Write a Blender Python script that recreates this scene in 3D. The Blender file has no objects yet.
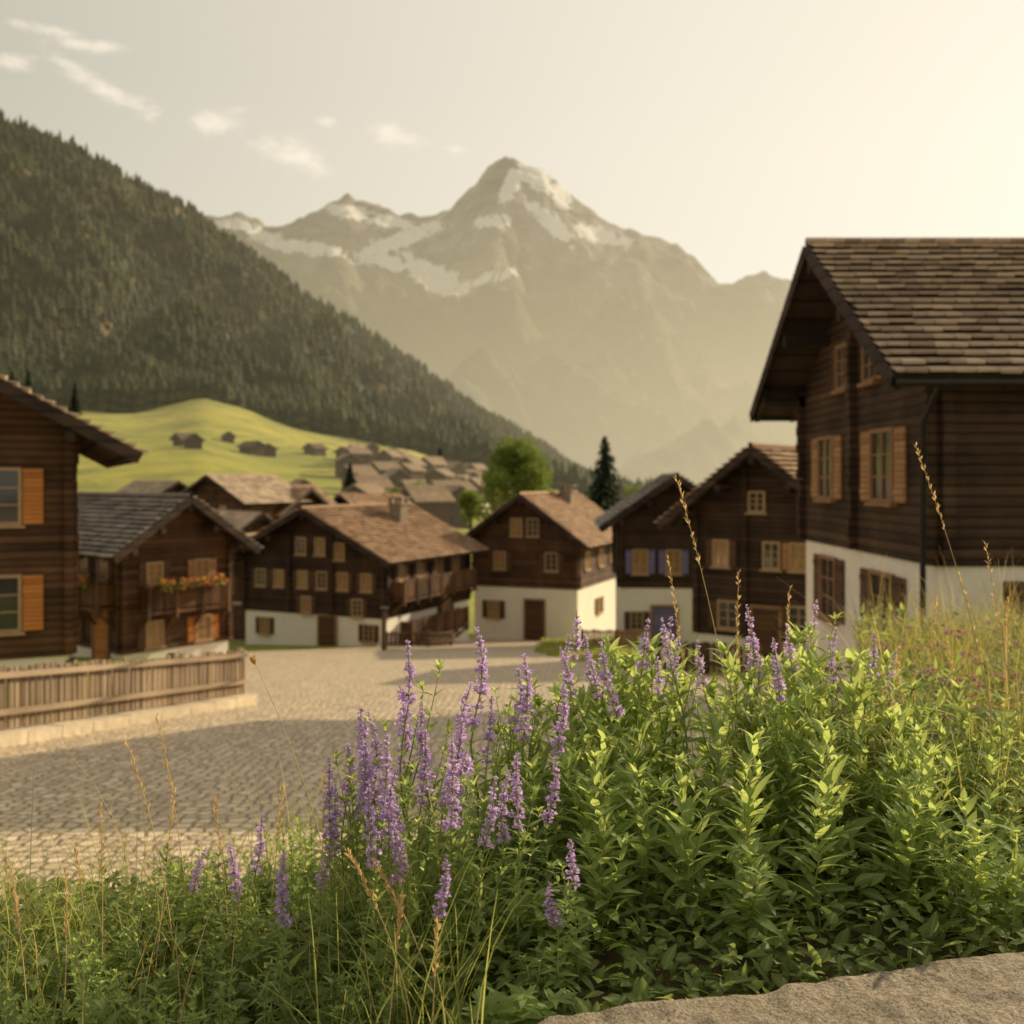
import bpy, math, random
import numpy as np
from mathutils import Vector, Matrix, noise as mn
random.seed(7); rng=np.random.default_rng(7)
C=bpy.context.scene.collection
scene=bpy.context.scene
scene.view_settings.view_transform='Standard'
scene.view_settings.look='None'
scene.view_settings.exposure=0
SUN=Vector((0.68,0.57,0.375)).normalized()

# ---------------------------------------------------------------- helpers
def np_mesh(name,V,F,smooth=False):
    V=np.asarray(V,dtype=np.float32); F=np.asarray(F,dtype=np.int32)
    me=bpy.data.meshes.new(name); k=F.shape[1]; M=F.shape[0]
    me.vertices.add(len(V)); me.vertices.foreach_set('co',V.ravel())
    me.loops.add(M*k); me.loops.foreach_set('vertex_index',F.ravel())
    me.polygons.add(M); me.polygons.foreach_set('loop_start',np.arange(M,dtype=np.int32)*k)
    me.update(calc_edges=True); me.validate()
    if smooth: me.polygons.foreach_set('use_smooth',np.ones(len(me.polygons),dtype=bool))
    return me
def obj(name,me,mat=None,parent=None,loc=None,rotz=None):
    o=bpy.data.objects.new(name,me); C.objects.link(o)
    if mat is not None and me is not None and len(me.materials)==0: me.materials.append(mat)
    if parent: o.parent=parent
    if loc is not None: o.location=loc
    if rotz is not None: o.rotation_euler=(0,0,rotz)
    return o
def empty(name,loc,rotz,label,cat,group=None,size=0.2):
    o=bpy.data.objects.new(name,None); C.objects.link(o); o.location=loc; o.rotation_euler=(0,0,rotz)
    o.empty_display_size=size; tag(o,label,cat,group); return o
def tag(o,label,cat,group=None,kind=None):
    o["label"]=label; o["category"]=cat
    if group:o["group"]=group
    if kind:o["kind"]=kind
class MB:
    def __init__(s): s.v=[];s.f=[];s.m=[]
    def box(s,x0,x1,y0,y1,z0,z1,mi=0):
        b=len(s.v); s.v+=[(x0,y0,z0),(x1,y0,z0),(x1,y1,z0),(x0,y1,z0),(x0,y0,z1),(x1,y0,z1),(x1,y1,z1),(x0,y1,z1)]
        for q in ((3,2,1,0),(4,5,6,7),(0,1,5,4),(1,2,6,5),(2,3,7,6),(3,0,4,7)):
            s.f.append(tuple(b+i for i in q)); s.m.append(mi)
    def hexa(s,pts,mi=0):
        b=len(s.v); s.v+=[tuple(p) for p in pts]
        for q in ((3,2,1,0),(4,5,6,7),(0,1,5,4),(1,2,6,5),(2,3,7,6),(3,0,4,7)):
            s.f.append(tuple(b+i for i in q)); s.m.append(mi)
    def beam(s,a,b,t,h=None,mi=0):
        a=Vector(a);b=Vector(b);h=h or t;d=(b-a).normalized()
        up=Vector((0,0,1)) if abs(d.z)<.95 else Vector((0,1,0))
        sd=d.cross(up).normalized();u=sd.cross(d)
        P=[]
        for o in (a,b):
            P.append([o+sd*(-t/2)+u*(-h/2),o+sd*(t/2)+u*(-h/2),o+sd*(t/2)+u*(h/2),o+sd*(-t/2)+u*(h/2)])
        s.hexa([P[0][0],P[0][1],P[0][2],P[0][3],P[1][0],P[1][1],P[1][2],P[1][3]],mi)
    def tube(s,pts,rad,n=6,mi=0):
        b=len(s.v)
        for i,p in enumerate(pts):
            p=Vector(p); q=Vector(pts[min(i+1,len(pts)-1)]);r=Vector(pts[max(i-1,0)])
            d=(q-r).normalized(); a=d.cross(Vector((0.3,1,0.1))).normalized();c=d.cross(a)
            R=rad[i] if hasattr(rad,'__len__') else rad
            for k in range(n):
                t=2*math.pi*k/n; s.v.append(tuple(p+a*math.cos(t)*R+c*math.sin(t)*R))
        for i in range(len(pts)-1):
            for k in range(n):
                k2=(k+1)%n; s.f.append((b+i*n+k,b+i*n+k2,b+(i+1)*n+k2,b+(i+1)*n+k)); s.m.append(mi)
    def mesh(s,name,mats,smooth=False):
        me=bpy.data.meshes.new(name); me.from_pydata(s.v,[],s.f)
        for m in (mats if isinstance(mats,(list,tuple)) else [mats]): me.materials.append(m)
        if len(me.materials)>1:
            me.polygons.foreach_set('material_index',s.m)
        if smooth: me.polygons.foreach_set('use_smooth',[True]*len(me.polygons))
        me.update(); return me

# ---------------------------------------------------------------- materials
class NB:
    def __init__(s,tree): s.t=tree; s.n=tree.nodes; s.l=tree.links
    def set(s,sock,v):
        if isinstance(v,bpy.types.NodeSocket): s.l.new(v,sock)
        elif v is not None:
            if hasattr(v,'__len__') and len(v)==3 and sock.type=='RGBA': v=(*v,1)
            sock.default_value=v
    def math(s,op,a,b=None,c=None,clamp=False):
        n=s.n.new('ShaderNodeMath'); n.operation=op; n.use_clamp=clamp
        for i,x in enumerate((a,b,c)):
            if x is not None: s.set(n.inputs[i],x)
        return n.outputs[0]
    def vm(s,op,a,b=None):
        n=s.n.new('ShaderNodeVectorMath'); n.operation=op; s.set(n.inputs[0],a)
        if b is not None: s.set(n.inputs[1],b)
        return n.outputs['Value'] if op in('LENGTH','DOT_PRODUCT') else n.outputs[0]
    def mix(s,f,a,b,bt='MIX'):
        n=s.n.new('ShaderNodeMix'); n.data_type='RGBA'; n.blend_type=bt; n.clamp_factor=True
        s.set(n.inputs[0],f); s.set(n.inputs[6],a); s.set(n.inputs[7],b); return n.outputs[2]
    def noise(s,vec,scale,detail=4,rough=.55,dist=0):
        n=s.n.new('ShaderNodeTexNoise'); s.l.new(vec,n.inputs['Vector']); n.inputs['Scale'].default_value=scale
        n.inputs['Detail'].default_value=detail; n.inputs['Roughness'].default_value=rough; n.inputs['Distortion'].default_value=dist
        return n.outputs['Fac']
    def map(s,v,a,b,c=0,d=1,smooth=False):
        n=s.n.new('ShaderNodeMapRange'); s.set(n.inputs[0],v)
        if smooth:n.interpolation_type='SMOOTHSTEP'
        for i,x in enumerate((a,b,c,d)): n.inputs[i+1].default_value=x
        return n.outputs[0]
    def vscale(s,vec,sc):
        n=s.n.new('ShaderNodeMapping'); s.l.new(vec,n.inputs[0]); n.inputs['Scale'].default_value=sc; return n.outputs[0]
    def bump(s,h,strength=.5,dist=.02):
        n=s.n.new('ShaderNodeBump'); s.set(n.inputs['Height'],h); n.inputs['Strength'].default_value=strength; n.inputs['Distance'].default_value=dist; return n.outputs[0]
    def xyz(s,vec):
        n=s.n.new('ShaderNodeSeparateXYZ'); s.l.new(vec,n.inputs[0]); return n.outputs
def newmat(name):
    m=bpy.data.materials.new(name); m.use_nodes=True; b=NB(m.node_tree)
    p=m.node_tree.nodes['Principled BSDF']; p.inputs['Roughness'].default_value=.85
    p.inputs['Specular IOR Level'].default_value=.25
    g=b.n.new('ShaderNodeNewGeometry'); tc=b.n.new('ShaderNodeTexCoord')
    return m,b,p,g,tc
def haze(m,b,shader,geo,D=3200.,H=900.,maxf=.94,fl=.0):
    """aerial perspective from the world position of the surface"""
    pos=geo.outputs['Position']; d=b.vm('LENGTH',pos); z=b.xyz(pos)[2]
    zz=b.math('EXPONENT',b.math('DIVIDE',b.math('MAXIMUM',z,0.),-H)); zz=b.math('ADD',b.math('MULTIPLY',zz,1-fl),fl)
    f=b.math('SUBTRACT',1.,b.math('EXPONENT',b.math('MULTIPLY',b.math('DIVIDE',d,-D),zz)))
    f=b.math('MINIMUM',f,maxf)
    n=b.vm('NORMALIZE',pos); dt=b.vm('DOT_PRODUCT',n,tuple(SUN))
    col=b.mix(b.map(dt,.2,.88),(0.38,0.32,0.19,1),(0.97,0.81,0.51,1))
    e=b.n.new('ShaderNodeEmission'); b.set(e.inputs[0],col)  # haze is painted into the material as a glow, no real air volume
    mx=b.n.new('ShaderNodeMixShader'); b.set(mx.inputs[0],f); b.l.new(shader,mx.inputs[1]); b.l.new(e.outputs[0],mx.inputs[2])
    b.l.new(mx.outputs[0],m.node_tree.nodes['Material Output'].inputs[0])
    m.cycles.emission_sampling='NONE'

def mat_wood(name,c1,c2,log=.19,bump=.8,vert=False):
    m,b,p,g,tc=newmat(name); o=tc.outputs['Object']; s=b.xyz(o)
    if vert: hz=b.math('ADD',s[0],s[1])
    else: hz=s[2]
    k=b.math('DIVIDE',hz,log); fr=b.math('FRACT',k)
    dome=b.math('SINE',b.math('MULTIPLY',fr,math.pi)); gap=b.map(dome,0.0,.38)
    wn=b.n.new('ShaderNodeTexWhiteNoise'); wn.noise_dimensions='1D'; b.l.new(b.math('FLOOR',k),wn.inputs['W'])
    gr=b.noise(b.vscale(o,(22,22,1.2) if vert else (1.4,1.4,26)),1.0,6,.7)
    big=b.noise(o,.7,3)
    f=b.math('ADD',b.math('MULTIPLY',gr,.6),b.math('MULTIPLY',wn.outputs[0],.35)); f=b.math('ADD',f,b.math('MULTIPLY',b.math('SUBTRACT',big,.5),1.1))
    col=b.mix(b.map(f,.2,.85),c1,c2); col=b.mix(gap,(c1[0]*.4,c1[1]*.4,c1[2]*.4,1),col)
    b.l.new(col,p.inputs['Base Color'])
    h=b.math('ADD',b.math('POWER',dome,.4),b.math('MULTIPLY',gr,.35))
    b.l.new(b.bump(h,bump,.04),p.inputs['Normal']); p.inputs['Roughness'].default_value=.75
    return m
M_wood_dark=mat_wood('dark_log',(0.024,0.014,0.009),(0.105,0.058,0.034),log=.16)
M_wood_mid=mat_wood('brown_log',(0.040,0.020,0.011),(0.18,0.088,0.044),log=.17)
M_wood_beam=mat_wood('beam_wood',(0.026,0.016,0.011),(0.085,0.052,0.034),log=.3,bump=.3)
M_wood_rail=mat_wood('balcony_wood',(0.06,0.03,0.016),(0.22,0.11,0.052),log=.14,vert=True)
M_wood_grey=mat_wood('weathered_fence_wood',(0.18,0.125,0.08),(0.50,0.37,0.24),log=.11,bump=.5,vert=True)
M_rail_pale=mat_wood('pale_fence_rail',(0.28,0.20,0.13),(0.58,0.44,0.30),log=.4,bump=.2)
M_shut_or=mat_wood('orange_shutter_wood',(0.42,0.15,0.04),(0.72,0.29,0.08),log=.1,bump=.3)
M_shut_tan=mat_wood('tan_shutter_wood',(0.30,0.15,0.07),(0.55,0.30,0.14),log=.1,bump=.3)
M_shut_bl=mat_wood('slate_blue_shutter',(0.16,0.14,0.25),(0.28,0.24,0.40),log=.1,bump=.3)
M_shut_dk=mat_wood('brown_shutter_wood',(0.08,0.04,0.022),(0.18,0.095,0.05),log=.1,bump=.3)
def simple(name,col,rough=.8,var=.25,scale=6,bs=.3,bd=.01,metal=0,hz=False):
    m,b,p,g,tc=newmat(name); o=tc.outputs['Object']; n=b.noise(o,scale,6,.65); n2=b.noise(o,scale*.13,3)
    f=b.math('ADD',b.math('MULTIPLY',n,.6),b.math('MULTIPLY',n2,.4))
    c=b.mix(b.map(f,.3,.7),tuple(x*(1-var) for x in col),tuple(min(1,x*(1+var)) for x in col))
    b.l.new(c,p.inputs['Base Color']); p.inputs['Roughness'].default_value=rough; p.inputs['Metallic'].default_value=metal
    b.l.new(b.bump(n,bs,bd),p.inputs['Normal'])
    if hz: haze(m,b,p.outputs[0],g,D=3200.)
    return m
M_plaster=simple('white_plaster',(0.86,0.79,0.68),.9,.10,5,.4,.02)
M_frame=simple('window_frame_wood',(0.30,0.17,0.09),.6,.2)
M_framew=simple('pale_window_frame',(0.42,0.28,0.16),.6,.15)
M_glass=simple('window_glass',(0.03,0.032,0.035),.08,.2,3,.05); M_glass.node_tree.nodes['Principled BSDF'].inputs['Specular IOR Level'].default_value=.8
M_curt=simple('curtained_glass',(0.34,0.19,0.075),.12,.5,3,.05); M_curt.node_tree.nodes['Principled BSDF'].inputs['Specular IOR Level'].default_value=.8
M_metal=simple('gutter_metal',(0.05,0.045,0.04),.4,.2,3,.05,.01,.6)
M_chim=simple('chimney_stone',(0.26,0.20,0.14),.9,.3,7,.6,.03)
M_stonewall=simple('pale_kerb_stone',(0.58,0.48,0.34),.9,.25,7,.7,.03)
def mat_tile(name,c1,c2,hz=False):
    m,b,p,g,tc=newmat(name); o=tc.outputs['Object']; r=g.outputs['Random Per Island']; n=b.noise(o,5,6,.7)
    f=b.math('ADD',b.math('MULTIPLY',r,.6),b.math('MULTIPLY',n,.45))
    c=b.mix(b.map(f,.2,.85),c1,c2); ln=b.noise(o,1.3,4,.7); c=b.mix(b.map(ln,.55,.75,0,.45),c,(0.26,0.21,0.12,1))
    b.l.new(c,p.inputs['Base Color']); b.l.new(b.bump(b.noise(o,25,5,.7),.5,.015),p.inputs['Normal'])
    if hz: haze(m,b,p.outputs[0],g)
    return m
M_tile=mat_tile('stone_shingle',(0.33,0.24,0.17,1),(0.68,0.53,0.38,1))
M_tileg=mat_tile('grey_shingle',(0.15,0.13,0.11,1),(0.42,0.36,0.30,1))
M_tilew=mat_tile('warm_shingle',(0.28,0.17,0.10,1),(0.60,0.41,0.26,1))
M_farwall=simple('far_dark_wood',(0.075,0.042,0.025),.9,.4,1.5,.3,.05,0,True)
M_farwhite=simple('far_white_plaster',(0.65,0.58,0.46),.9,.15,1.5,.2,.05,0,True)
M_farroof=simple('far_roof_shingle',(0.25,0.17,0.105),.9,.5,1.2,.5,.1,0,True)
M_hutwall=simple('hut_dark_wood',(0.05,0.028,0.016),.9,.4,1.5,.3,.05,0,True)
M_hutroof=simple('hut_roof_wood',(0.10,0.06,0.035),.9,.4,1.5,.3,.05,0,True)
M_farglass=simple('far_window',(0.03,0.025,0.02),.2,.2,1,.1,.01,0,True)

def mat_leaf(name,c1,c2,tr,rib=(0.36,0.44,0.20),trf=.45,gloss=.6,nb=220):
    m,b,p,g,tc=newmat(name); oi=b.n.new('ShaderNodeObjectInfo')
    r=b.math('FRACT',b.math('ADD',b.math('MULTIPLY',g.outputs['Random Per Island'],.6),oi.outputs['Random']))
    n=b.noise(g.outputs['Position'],30,3); f=b.math('ADD',b.math('MULTIPLY',r,.75),b.math('MULTIPLY',n,.3))
    c=b.mix(f,c1,c2); at=b.n.new('ShaderNodeAttribute'); at.attribute_name='rib'
    rb=b.math('POWER',at.outputs['Fac'],6.); c=b.mix(b.math('MULTIPLY',rb,.6),c,rib)
    b.l.new(c,p.inputs['Base Color']); p.inputs['Roughness'].default_value=gloss; p.inputs['Specular IOR Level'].default_value=.2
    b.l.new(b.bump(b.noise(g.outputs['Position'],nb,3),.4,.002),p.inputs['Normal'])
    t=b.n.new('ShaderNodeBsdfTranslucent'); b.l.new(b.mix(f,tr,tuple(min(1,x*1.15) for x in tr)),t.inputs[0])
    mx=b.n.new('ShaderNodeMixShader'); mx.inputs[0].default_value=trf; b.l.new(p.outputs[0],mx.inputs[1]); b.l.new(t.outputs[0],mx.inputs[2])
    b.l.new(mx.outputs[0],m.node_tree.nodes['Material Output'].inputs[0]); return m
M_leaf=mat_leaf('herb_leaf',(0.16,0.235,0.085),(0.31,0.39,0.15),(0.66,0.74,0.20),trf=.52,gloss=.7)
M_leafd=mat_leaf('dark_herb_leaf',(0.07,0.11,0.032),(0.18,0.23,0.07),(0.44,0.52,0.12))
M_grass=mat_leaf('grass_blade',(0.13,0.17,0.045),(0.29,0.30,0.09),(0.60,0.60,0.15),trf=.45)
M_grass2=mat_leaf('bank_grass_blade',(0.08,0.105,0.03),(0.23,0.21,0.06),(0.48,0.44,0.10),trf=.42)
M_dry=mat_leaf('dry_grass',(0.40,0.26,0.11),(0.62,0.44,0.20),(0.84,0.58,0.24),rib=(.6,.48,.25),trf=.4)
M_purple=mat_leaf('purple_floret',(0.42,0.28,0.58),(0.66,0.51,0.78),(0.80,0.58,0.88),rib=(.56,.42,.68),trf=.45)
M_calyx=mat_leaf('calyx',(0.30,0.21,0.35),(0.42,0.34,0.34),(0.55,0.40,0.46),rib=(.32,.24,.32),trf=.4)
M_pink=mat_leaf('pink_flower',(0.42,0.20,0.20),(0.5,0.3,0.25),(0.5,0.28,0.22),rib=(.5,.25,.25),trf=.3)
M_redfl=mat_leaf('geranium_flower',(0.65,0.14,0.04),(0.85,0.36,0.09),(0.6,0.25,0.06),rib=(.5,.2,.1),trf=.2)
M_stem=simple('green_stem',(0.24,0.27,0.09),.6,.3,40,.2,.002)
M_drystem=simple('dry_stem',(0.60,0.42,0.19),.6,.25,40,.2,.002)
M_bark=simple('bark',(0.11,0.075,0.05),.9,.4,4,.9,.05)
M_treeleaf=mat_leaf('tree_leaf',(0.06,0.095,0.014),(0.16,0.19,0.03),(0.28,0.35,0.05),trf=.36,gloss=.6,nb=3)
M_needle=mat_leaf('needles',(0.016,0.028,0.012),(0.04,0.055,0.02),(0.05,0.07,0.025),rib=(.04,.06,.02),trf=.15,gloss=.7,nb=3)

m,b,p,g,tc=newmat('meadow_grass'); pos=g.outputs['Position']
n1=b.noise(pos,.012,6,.65); n2=b.noise(pos,.35,6,.7); n3=b.noise(pos,9,5,.7); n4=b.noise(pos,.05,7,.75)
c=b.mix(b.map(n1,.38,.62),(0.25,0.27,0.03),(0.52,0.45,0.065)); c=b.mix(b.map(n4,.46,.60,0,.75),c,(0.17,0.175,0.028)); c=b.mix(b.map(n2,.35,.7,0,.4),c,(0.17,0.17,0.04))
c=b.mix(b.map(n3,.4,.7,0,.4),c,(0.12,0.12,0.04))
d=b.vm('LENGTH',pos); soil=b.mix(n3,(0.045,0.032,0.018),(0.13,0.095,0.05)); c=b.mix(b.map(d,6,14),soil,c)
b.l.new(c,p.inputs['Base Color']); b.l.new(b.bump(b.math('ADD',n3,n2),.6,.06),p.inputs['Normal']); p.inputs['Roughness'].default_value=.95
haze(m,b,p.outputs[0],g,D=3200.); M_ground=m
# cobbles
m,b,p,g,tc=newmat('cobblestone'); pos=g.outputs['Position']
w=b.n.new('ShaderNodeTexNoise'); b.l.new(pos,w.inputs[0]); w.inputs['Scale'].default_value=1.3
off=b.vm('SUBTRACT',w.outputs['Color'],(.5,.5,.5)); sc=b.n.new('ShaderNodeVectorMath'); sc.operation='SCALE'; b.l.new(off,sc.inputs[0]); sc.inputs['Scale'].default_value=.22
pv=b.vm('ADD',b.vscale(pos,(1,.8,0)),sc.outputs[0])
v1=b.n.new('ShaderNodeTexVoronoi'); v1.voronoi_dimensions='2D'; v1.feature='DISTANCE_TO_EDGE'; b.l.new(pv,v1.inputs['Vector']); v1.inputs['Scale'].default_value=8; v1.inputs['Randomness'].default_value=.6
v2=b.n.new('ShaderNodeTexVoronoi'); v2.voronoi_dimensions='2D'; b.l.new(pv,v2.inputs['Vector']); v2.inputs['Scale'].default_value=8; v2.inputs['Randomness'].default_value=.6
e=b.map(v1.outputs['Distance'],.0,.18,0,1,True)
rv=b.xyz(v2.outputs['Color'])[0]; big=b.noise(pos,.35,4); fine=b.noise(pos,40,4,.7)
c=b.mix(rv,(0.42,0.325,0.215),(0.84,0.67,0.45)); c=b.mix(b.map(big,.35,.7,0,.4),c,(0.74,0.58,0.38)); c=b.mix(b.map(fine,.3,.8,0,.3),c,(0.28,0.22,0.15))
c=b.mix(e,(0.16,0.12,0.075),c); b.l.new(c,p.inputs['Base Color']); p.inputs['Roughness'].default_value=.55; p.inputs['Specular IOR Level'].default_value=.4
b.l.new(b.bump(b.math('ADD',e,b.math('MULTIPLY',fine,.12)),.7,.018),p.inputs['Normal']); M_cobble=m
# granite
m,b,p,g,tc=newmat('granite'); pos=g.outputs['Position']
f1=b.noise(pos,160,5,.8); f2=b.noise(pos,7,6,.7); f3=b.noise(pos,28,5,.7); f4=b.noise(pos,70,5,.7); vo=b.n.new('ShaderNodeTexVoronoi'); b.l.new(pos,vo.inputs['Vector']); vo.inputs['Scale'].default_value=330
c=b.mix(b.map(f1,.35,.65),(0.28,0.225,0.16),(0.80,0.66,0.48)); c=b.mix(b.map(f2,.4,.7,0,.6),c,(0.36,0.28,0.18)); c=b.mix(b.map(f3,.52,.68,0,.6),c,(0.17,0.135,0.09)); c=b.mix(b.map(b.xyz(vo.outputs['Color'])[0],.8,.95,0,.7),c,(0.06,0.05,0.04))
b.l.new(c,p.inputs['Base Color']); b.l.new(b.bump(b.math('ADD',b.math('MULTIPLY',f1,.3),b.math('ADD',b.math('ADD',f2,b.math('MULTIPLY',f4,.35)),b.math('MULTIPLY',f3,.7))),1.,.04),p.inputs['Normal']); M_rock=m
# mountains
def mat_mount(name,rockA,rockB,green,D,H,snow=True):
    m,b,p,g,tc=newmat(name); pos=g.outputs['Position']; z=b.xyz(pos)[2]
    n1=b.noise(pos,.006,8,.7); n2=b.noise(pos,.03,6,.7); st=b.noise(b.vscale(pos,(.004,.004,.03)),1,6,.7,.5)
    gul=b.noise(b.vscale(pos,(.022,.022,.004)),1,6,.7,.8)
    r=b.mix(b.map(b.math('ADD',b.math('MULTIPLY',n1,.4),b.math('ADD',b.math('MULTIPLY',st,.3),b.math('MULTIPLY',gul,.3))),.42,.58),rockA,rockB)
    gf=b.map(b.math('ADD',z,b.math('MULTIPLY',b.math('SUBTRACT',n1,.5),700.)),400,800,1,0)
    gr=b.mix(b.map(n2,.4,.6),green,tuple(x*.4 for x in green)); c=b.mix(gf,r,gr)
    if snow:
        at=b.n.new('ShaderNodeAttribute'); at.attribute_name='snow'
        nn=b.math('ADD',b.math('MULTIPLY',n2,.4),b.math('ADD',b.math('MULTIPLY',n1,.2),b.math('MULTIPLY',gul,.4)))
        sf=b.math('ADD',at.outputs['Fac'],b.math('MULTIPLY',b.math('SUBTRACT',nn,.5),4.6))
        c=b.mix(b.map(sf,.40,.48),c,(1,.99,.97))
    b.l.new(c,p.inputs['Base Color']); b.l.new(b.bump(b.math('ADD',n1,b.math('ADD',b.math('MULTIPLY',n2,.35),b.math('MULTIPLY',gul,.3))),1.,60.),p.inputs['Normal']); p.inputs['Roughness'].default_value=1
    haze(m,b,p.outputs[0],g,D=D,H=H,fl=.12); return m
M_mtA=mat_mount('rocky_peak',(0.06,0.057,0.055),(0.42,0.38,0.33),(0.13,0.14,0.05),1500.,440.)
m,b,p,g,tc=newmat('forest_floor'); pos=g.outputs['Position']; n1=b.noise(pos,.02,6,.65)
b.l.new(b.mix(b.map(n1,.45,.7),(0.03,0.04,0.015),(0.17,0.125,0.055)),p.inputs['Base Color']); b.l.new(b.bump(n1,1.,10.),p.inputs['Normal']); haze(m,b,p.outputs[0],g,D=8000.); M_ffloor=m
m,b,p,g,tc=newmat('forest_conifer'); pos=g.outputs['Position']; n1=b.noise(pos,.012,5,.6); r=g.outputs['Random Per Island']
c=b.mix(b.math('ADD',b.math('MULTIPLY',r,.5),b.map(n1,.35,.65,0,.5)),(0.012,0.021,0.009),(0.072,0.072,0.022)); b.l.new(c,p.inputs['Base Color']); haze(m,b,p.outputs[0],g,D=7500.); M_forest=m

# ---------------------------------------------------------------- world
w=bpy.data.worlds.new("World"); scene.world=w; w.use_nodes=True; b=NB(w.node_tree)
bg=w.node_tree.nodes['Background']; bg.inputs['Strength'].default_value=.15
sky=b.n.new('ShaderNodeTexSky'); sky.sky_type='NISHITA'; sky.sun_disc=False
sky.sun_elevation=math.asin(SUN.z); sky.sun_rotation=math.atan2(SUN.x,SUN.y); sky.dust_density=2; sky.altitude=1200
tc=b.n.new('ShaderNodeTexCoord'); dirv=tc.outputs['Generated']; X,Y,Z=b.xyz(dirv)
dt=b.vm('DOT_PRODUCT',dirv,tuple(SUN))
warm=b.mix(b.map(dt,.1,.92),(3.1,2.9,2.3),(7.2,6.45,5.0))
hz=b.map(Z,0.0,.36,1,0); warm=b.mix(b.math('MULTIPLY',hz,.5),warm,(7.3,6.4,4.6))
back=b.map(Z,.3,1.,1,.4)
col=b.mix(.90,sky.outputs[0],b.mix(back,(4.3,4.0,3.5),warm))
u=b.math('DIVIDE',X,b.math('MAXIMUM',Y,.01)); v=b.math('DIVIDE',Z,b.math('MAXIMUM',Y,.01))
tot=None
for (px,py,rx,ry,sl) in [(8,62,28,10,0),(72,66,30,9,.5),(110,92,52,12,.42),(88,45,40,7,.1),(215,124,40,14,-.1),(292,154,40,17,.35),(400,135,27,14,.2),(458,149,15,8,0),(326,122,13,6,0),(50,30,40,7,.2)]:
    du=b.math('SUBTRACT',u,(px-512)/1000.); dv=b.math('SUBTRACT',v,(480-py)/1000.); dv=b.math('ADD',dv,b.math('MULTIPLY',du,sl))
    q=b.math('ADD',b.math('POWER',b.math('ABSOLUTE',b.math('DIVIDE',du,rx/1000.)),2.),b.math('POWER',b.math('ABSOLUTE',b.math('DIVIDE',dv,ry/1000.)),2.))
    gsn=b.math('EXPONENT',b.math('MULTIPLY',q,-1.)); tot=gsn if tot is None else b.math('MAXIMUM',tot,gsn)
cn=b.noise(b.vscale(dirv,(1,1,2.0)),24,9,.7,.4)
cl=b.map(b.math('ADD',b.math('MULTIPLY',tot,1.0),b.math('MULTIPLY',b.math('SUBTRACT',cn,.5),3.0)),.2,1.4,0,.8,True)
cl=b.math('MULTIPLY',cl,b.map(tot,0.02,.3)); cl=b.math('MULTIPLY',cl,b.map(Y,0,.1))
col=b.mix(cl,col,(7.0,6.2,5.0)); b.l.new(col,bg.inputs[0])
sl=bpy.data.lights.new('sun_light','SUN'); sl.energy=5.0; sl.angle=math.radians(.6); sl.color=(1,.83,.56)
so=bpy.data.objects.new('sun_light',sl); C.objects.link(so); so.rotation_euler=SUN.to_track_quat('Z','Y').to_euler(); so.location=(60,40,60)
# ---------------------------------------------------------------- camera
cam=bpy.data.cameras.new('camera'); co=bpy.data.objects.new('camera',cam); C.objects.link(co); scene.camera=co
co.location=(0,0,0); co.rotation_euler=(math.radians(90),0,0); cam.sensor_width=36; cam.lens=36*1000/1024.; cam.shift_y=-32/1024.
cam.clip_start=.05; cam.clip_end=12000; cam.dof.use_dof=True; cam.dof.focus_distance=2.1; cam.dof.aperture_fstop=3.8

# ---------------------------------------------------------------- terrain
def sst(x,a,b_):
    t=np.clip((x-a)/(b_-a),0,1); return t*t*(3-2*t)
BU=np.array([-1.2,-.51,-.44,-.38,-.31,-.24,-.11,-.02,.06,.12,.5,1.2]); BB=np.array([.09,.080,.070,.072,.082,.057,.028,.008,-.02,-.035,-.035,-.02])
def G(x,y):
    x=np.asarray(x,float); y=np.asarray(y,float)
    P=-1.7-.13*np.minimum(y,60)-1.5*np.clip((y-60)/50,0,1)
    u=x/np.maximum(y,1); bb=np.interp(u,BU,BB)
    t=np.clip((y-110)/490,0,3)
    far=P+(bb*600+11)*np.power(t,1.3)*(t<=1)+((bb*600+11)*(1+.2*(t-1)))*(t>1)
    far=far+ (np.sin(x*.021+1)*np.sin(y*.017)*3.0+np.sin(x*.06+y*.03)*1.6+np.sin(x*.13-y*.07)*.6)*np.clip((y-150)/200,0,1)
    tb=-1.13+.25*sst(x,-.9,.25)
    y0=2.5+3.6*sst(x,.7,2.2); y1=4.3+6*sst(x,.7,2.6)
    s=sst(y,y0,y1); near=(tb-.03*np.maximum(y,0))*(1-s)+P*s
    return np.where(y<20,near,far)
ys=np.concatenate([np.linspace(-4,12,110),np.geomspace(12.5,3500,140)])
us=np.linspace(-1.25,1.25,220)
YY,UU=np.meshgrid(ys,us,indexing='ij'); XX=UU*np.maximum(np.abs(YY),0)+UU*6; ZZ=G(XX,YY)
V=np.stack([XX,YY,ZZ],-1).reshape(-1,3); nu=len(us)
I=np.arange(len(ys)-1)[:,None]*nu+np.arange(nu-1)[None]; F=np.stack([I,I+1,I+1+nu,I+nu],-1).reshape(-1,4)
o=obj('ground',np_mesh('ground',V,F,True),M_ground); tag(o,'grassy sloping ground with a sunlit alpine meadow','ground',kind='structure')

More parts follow.
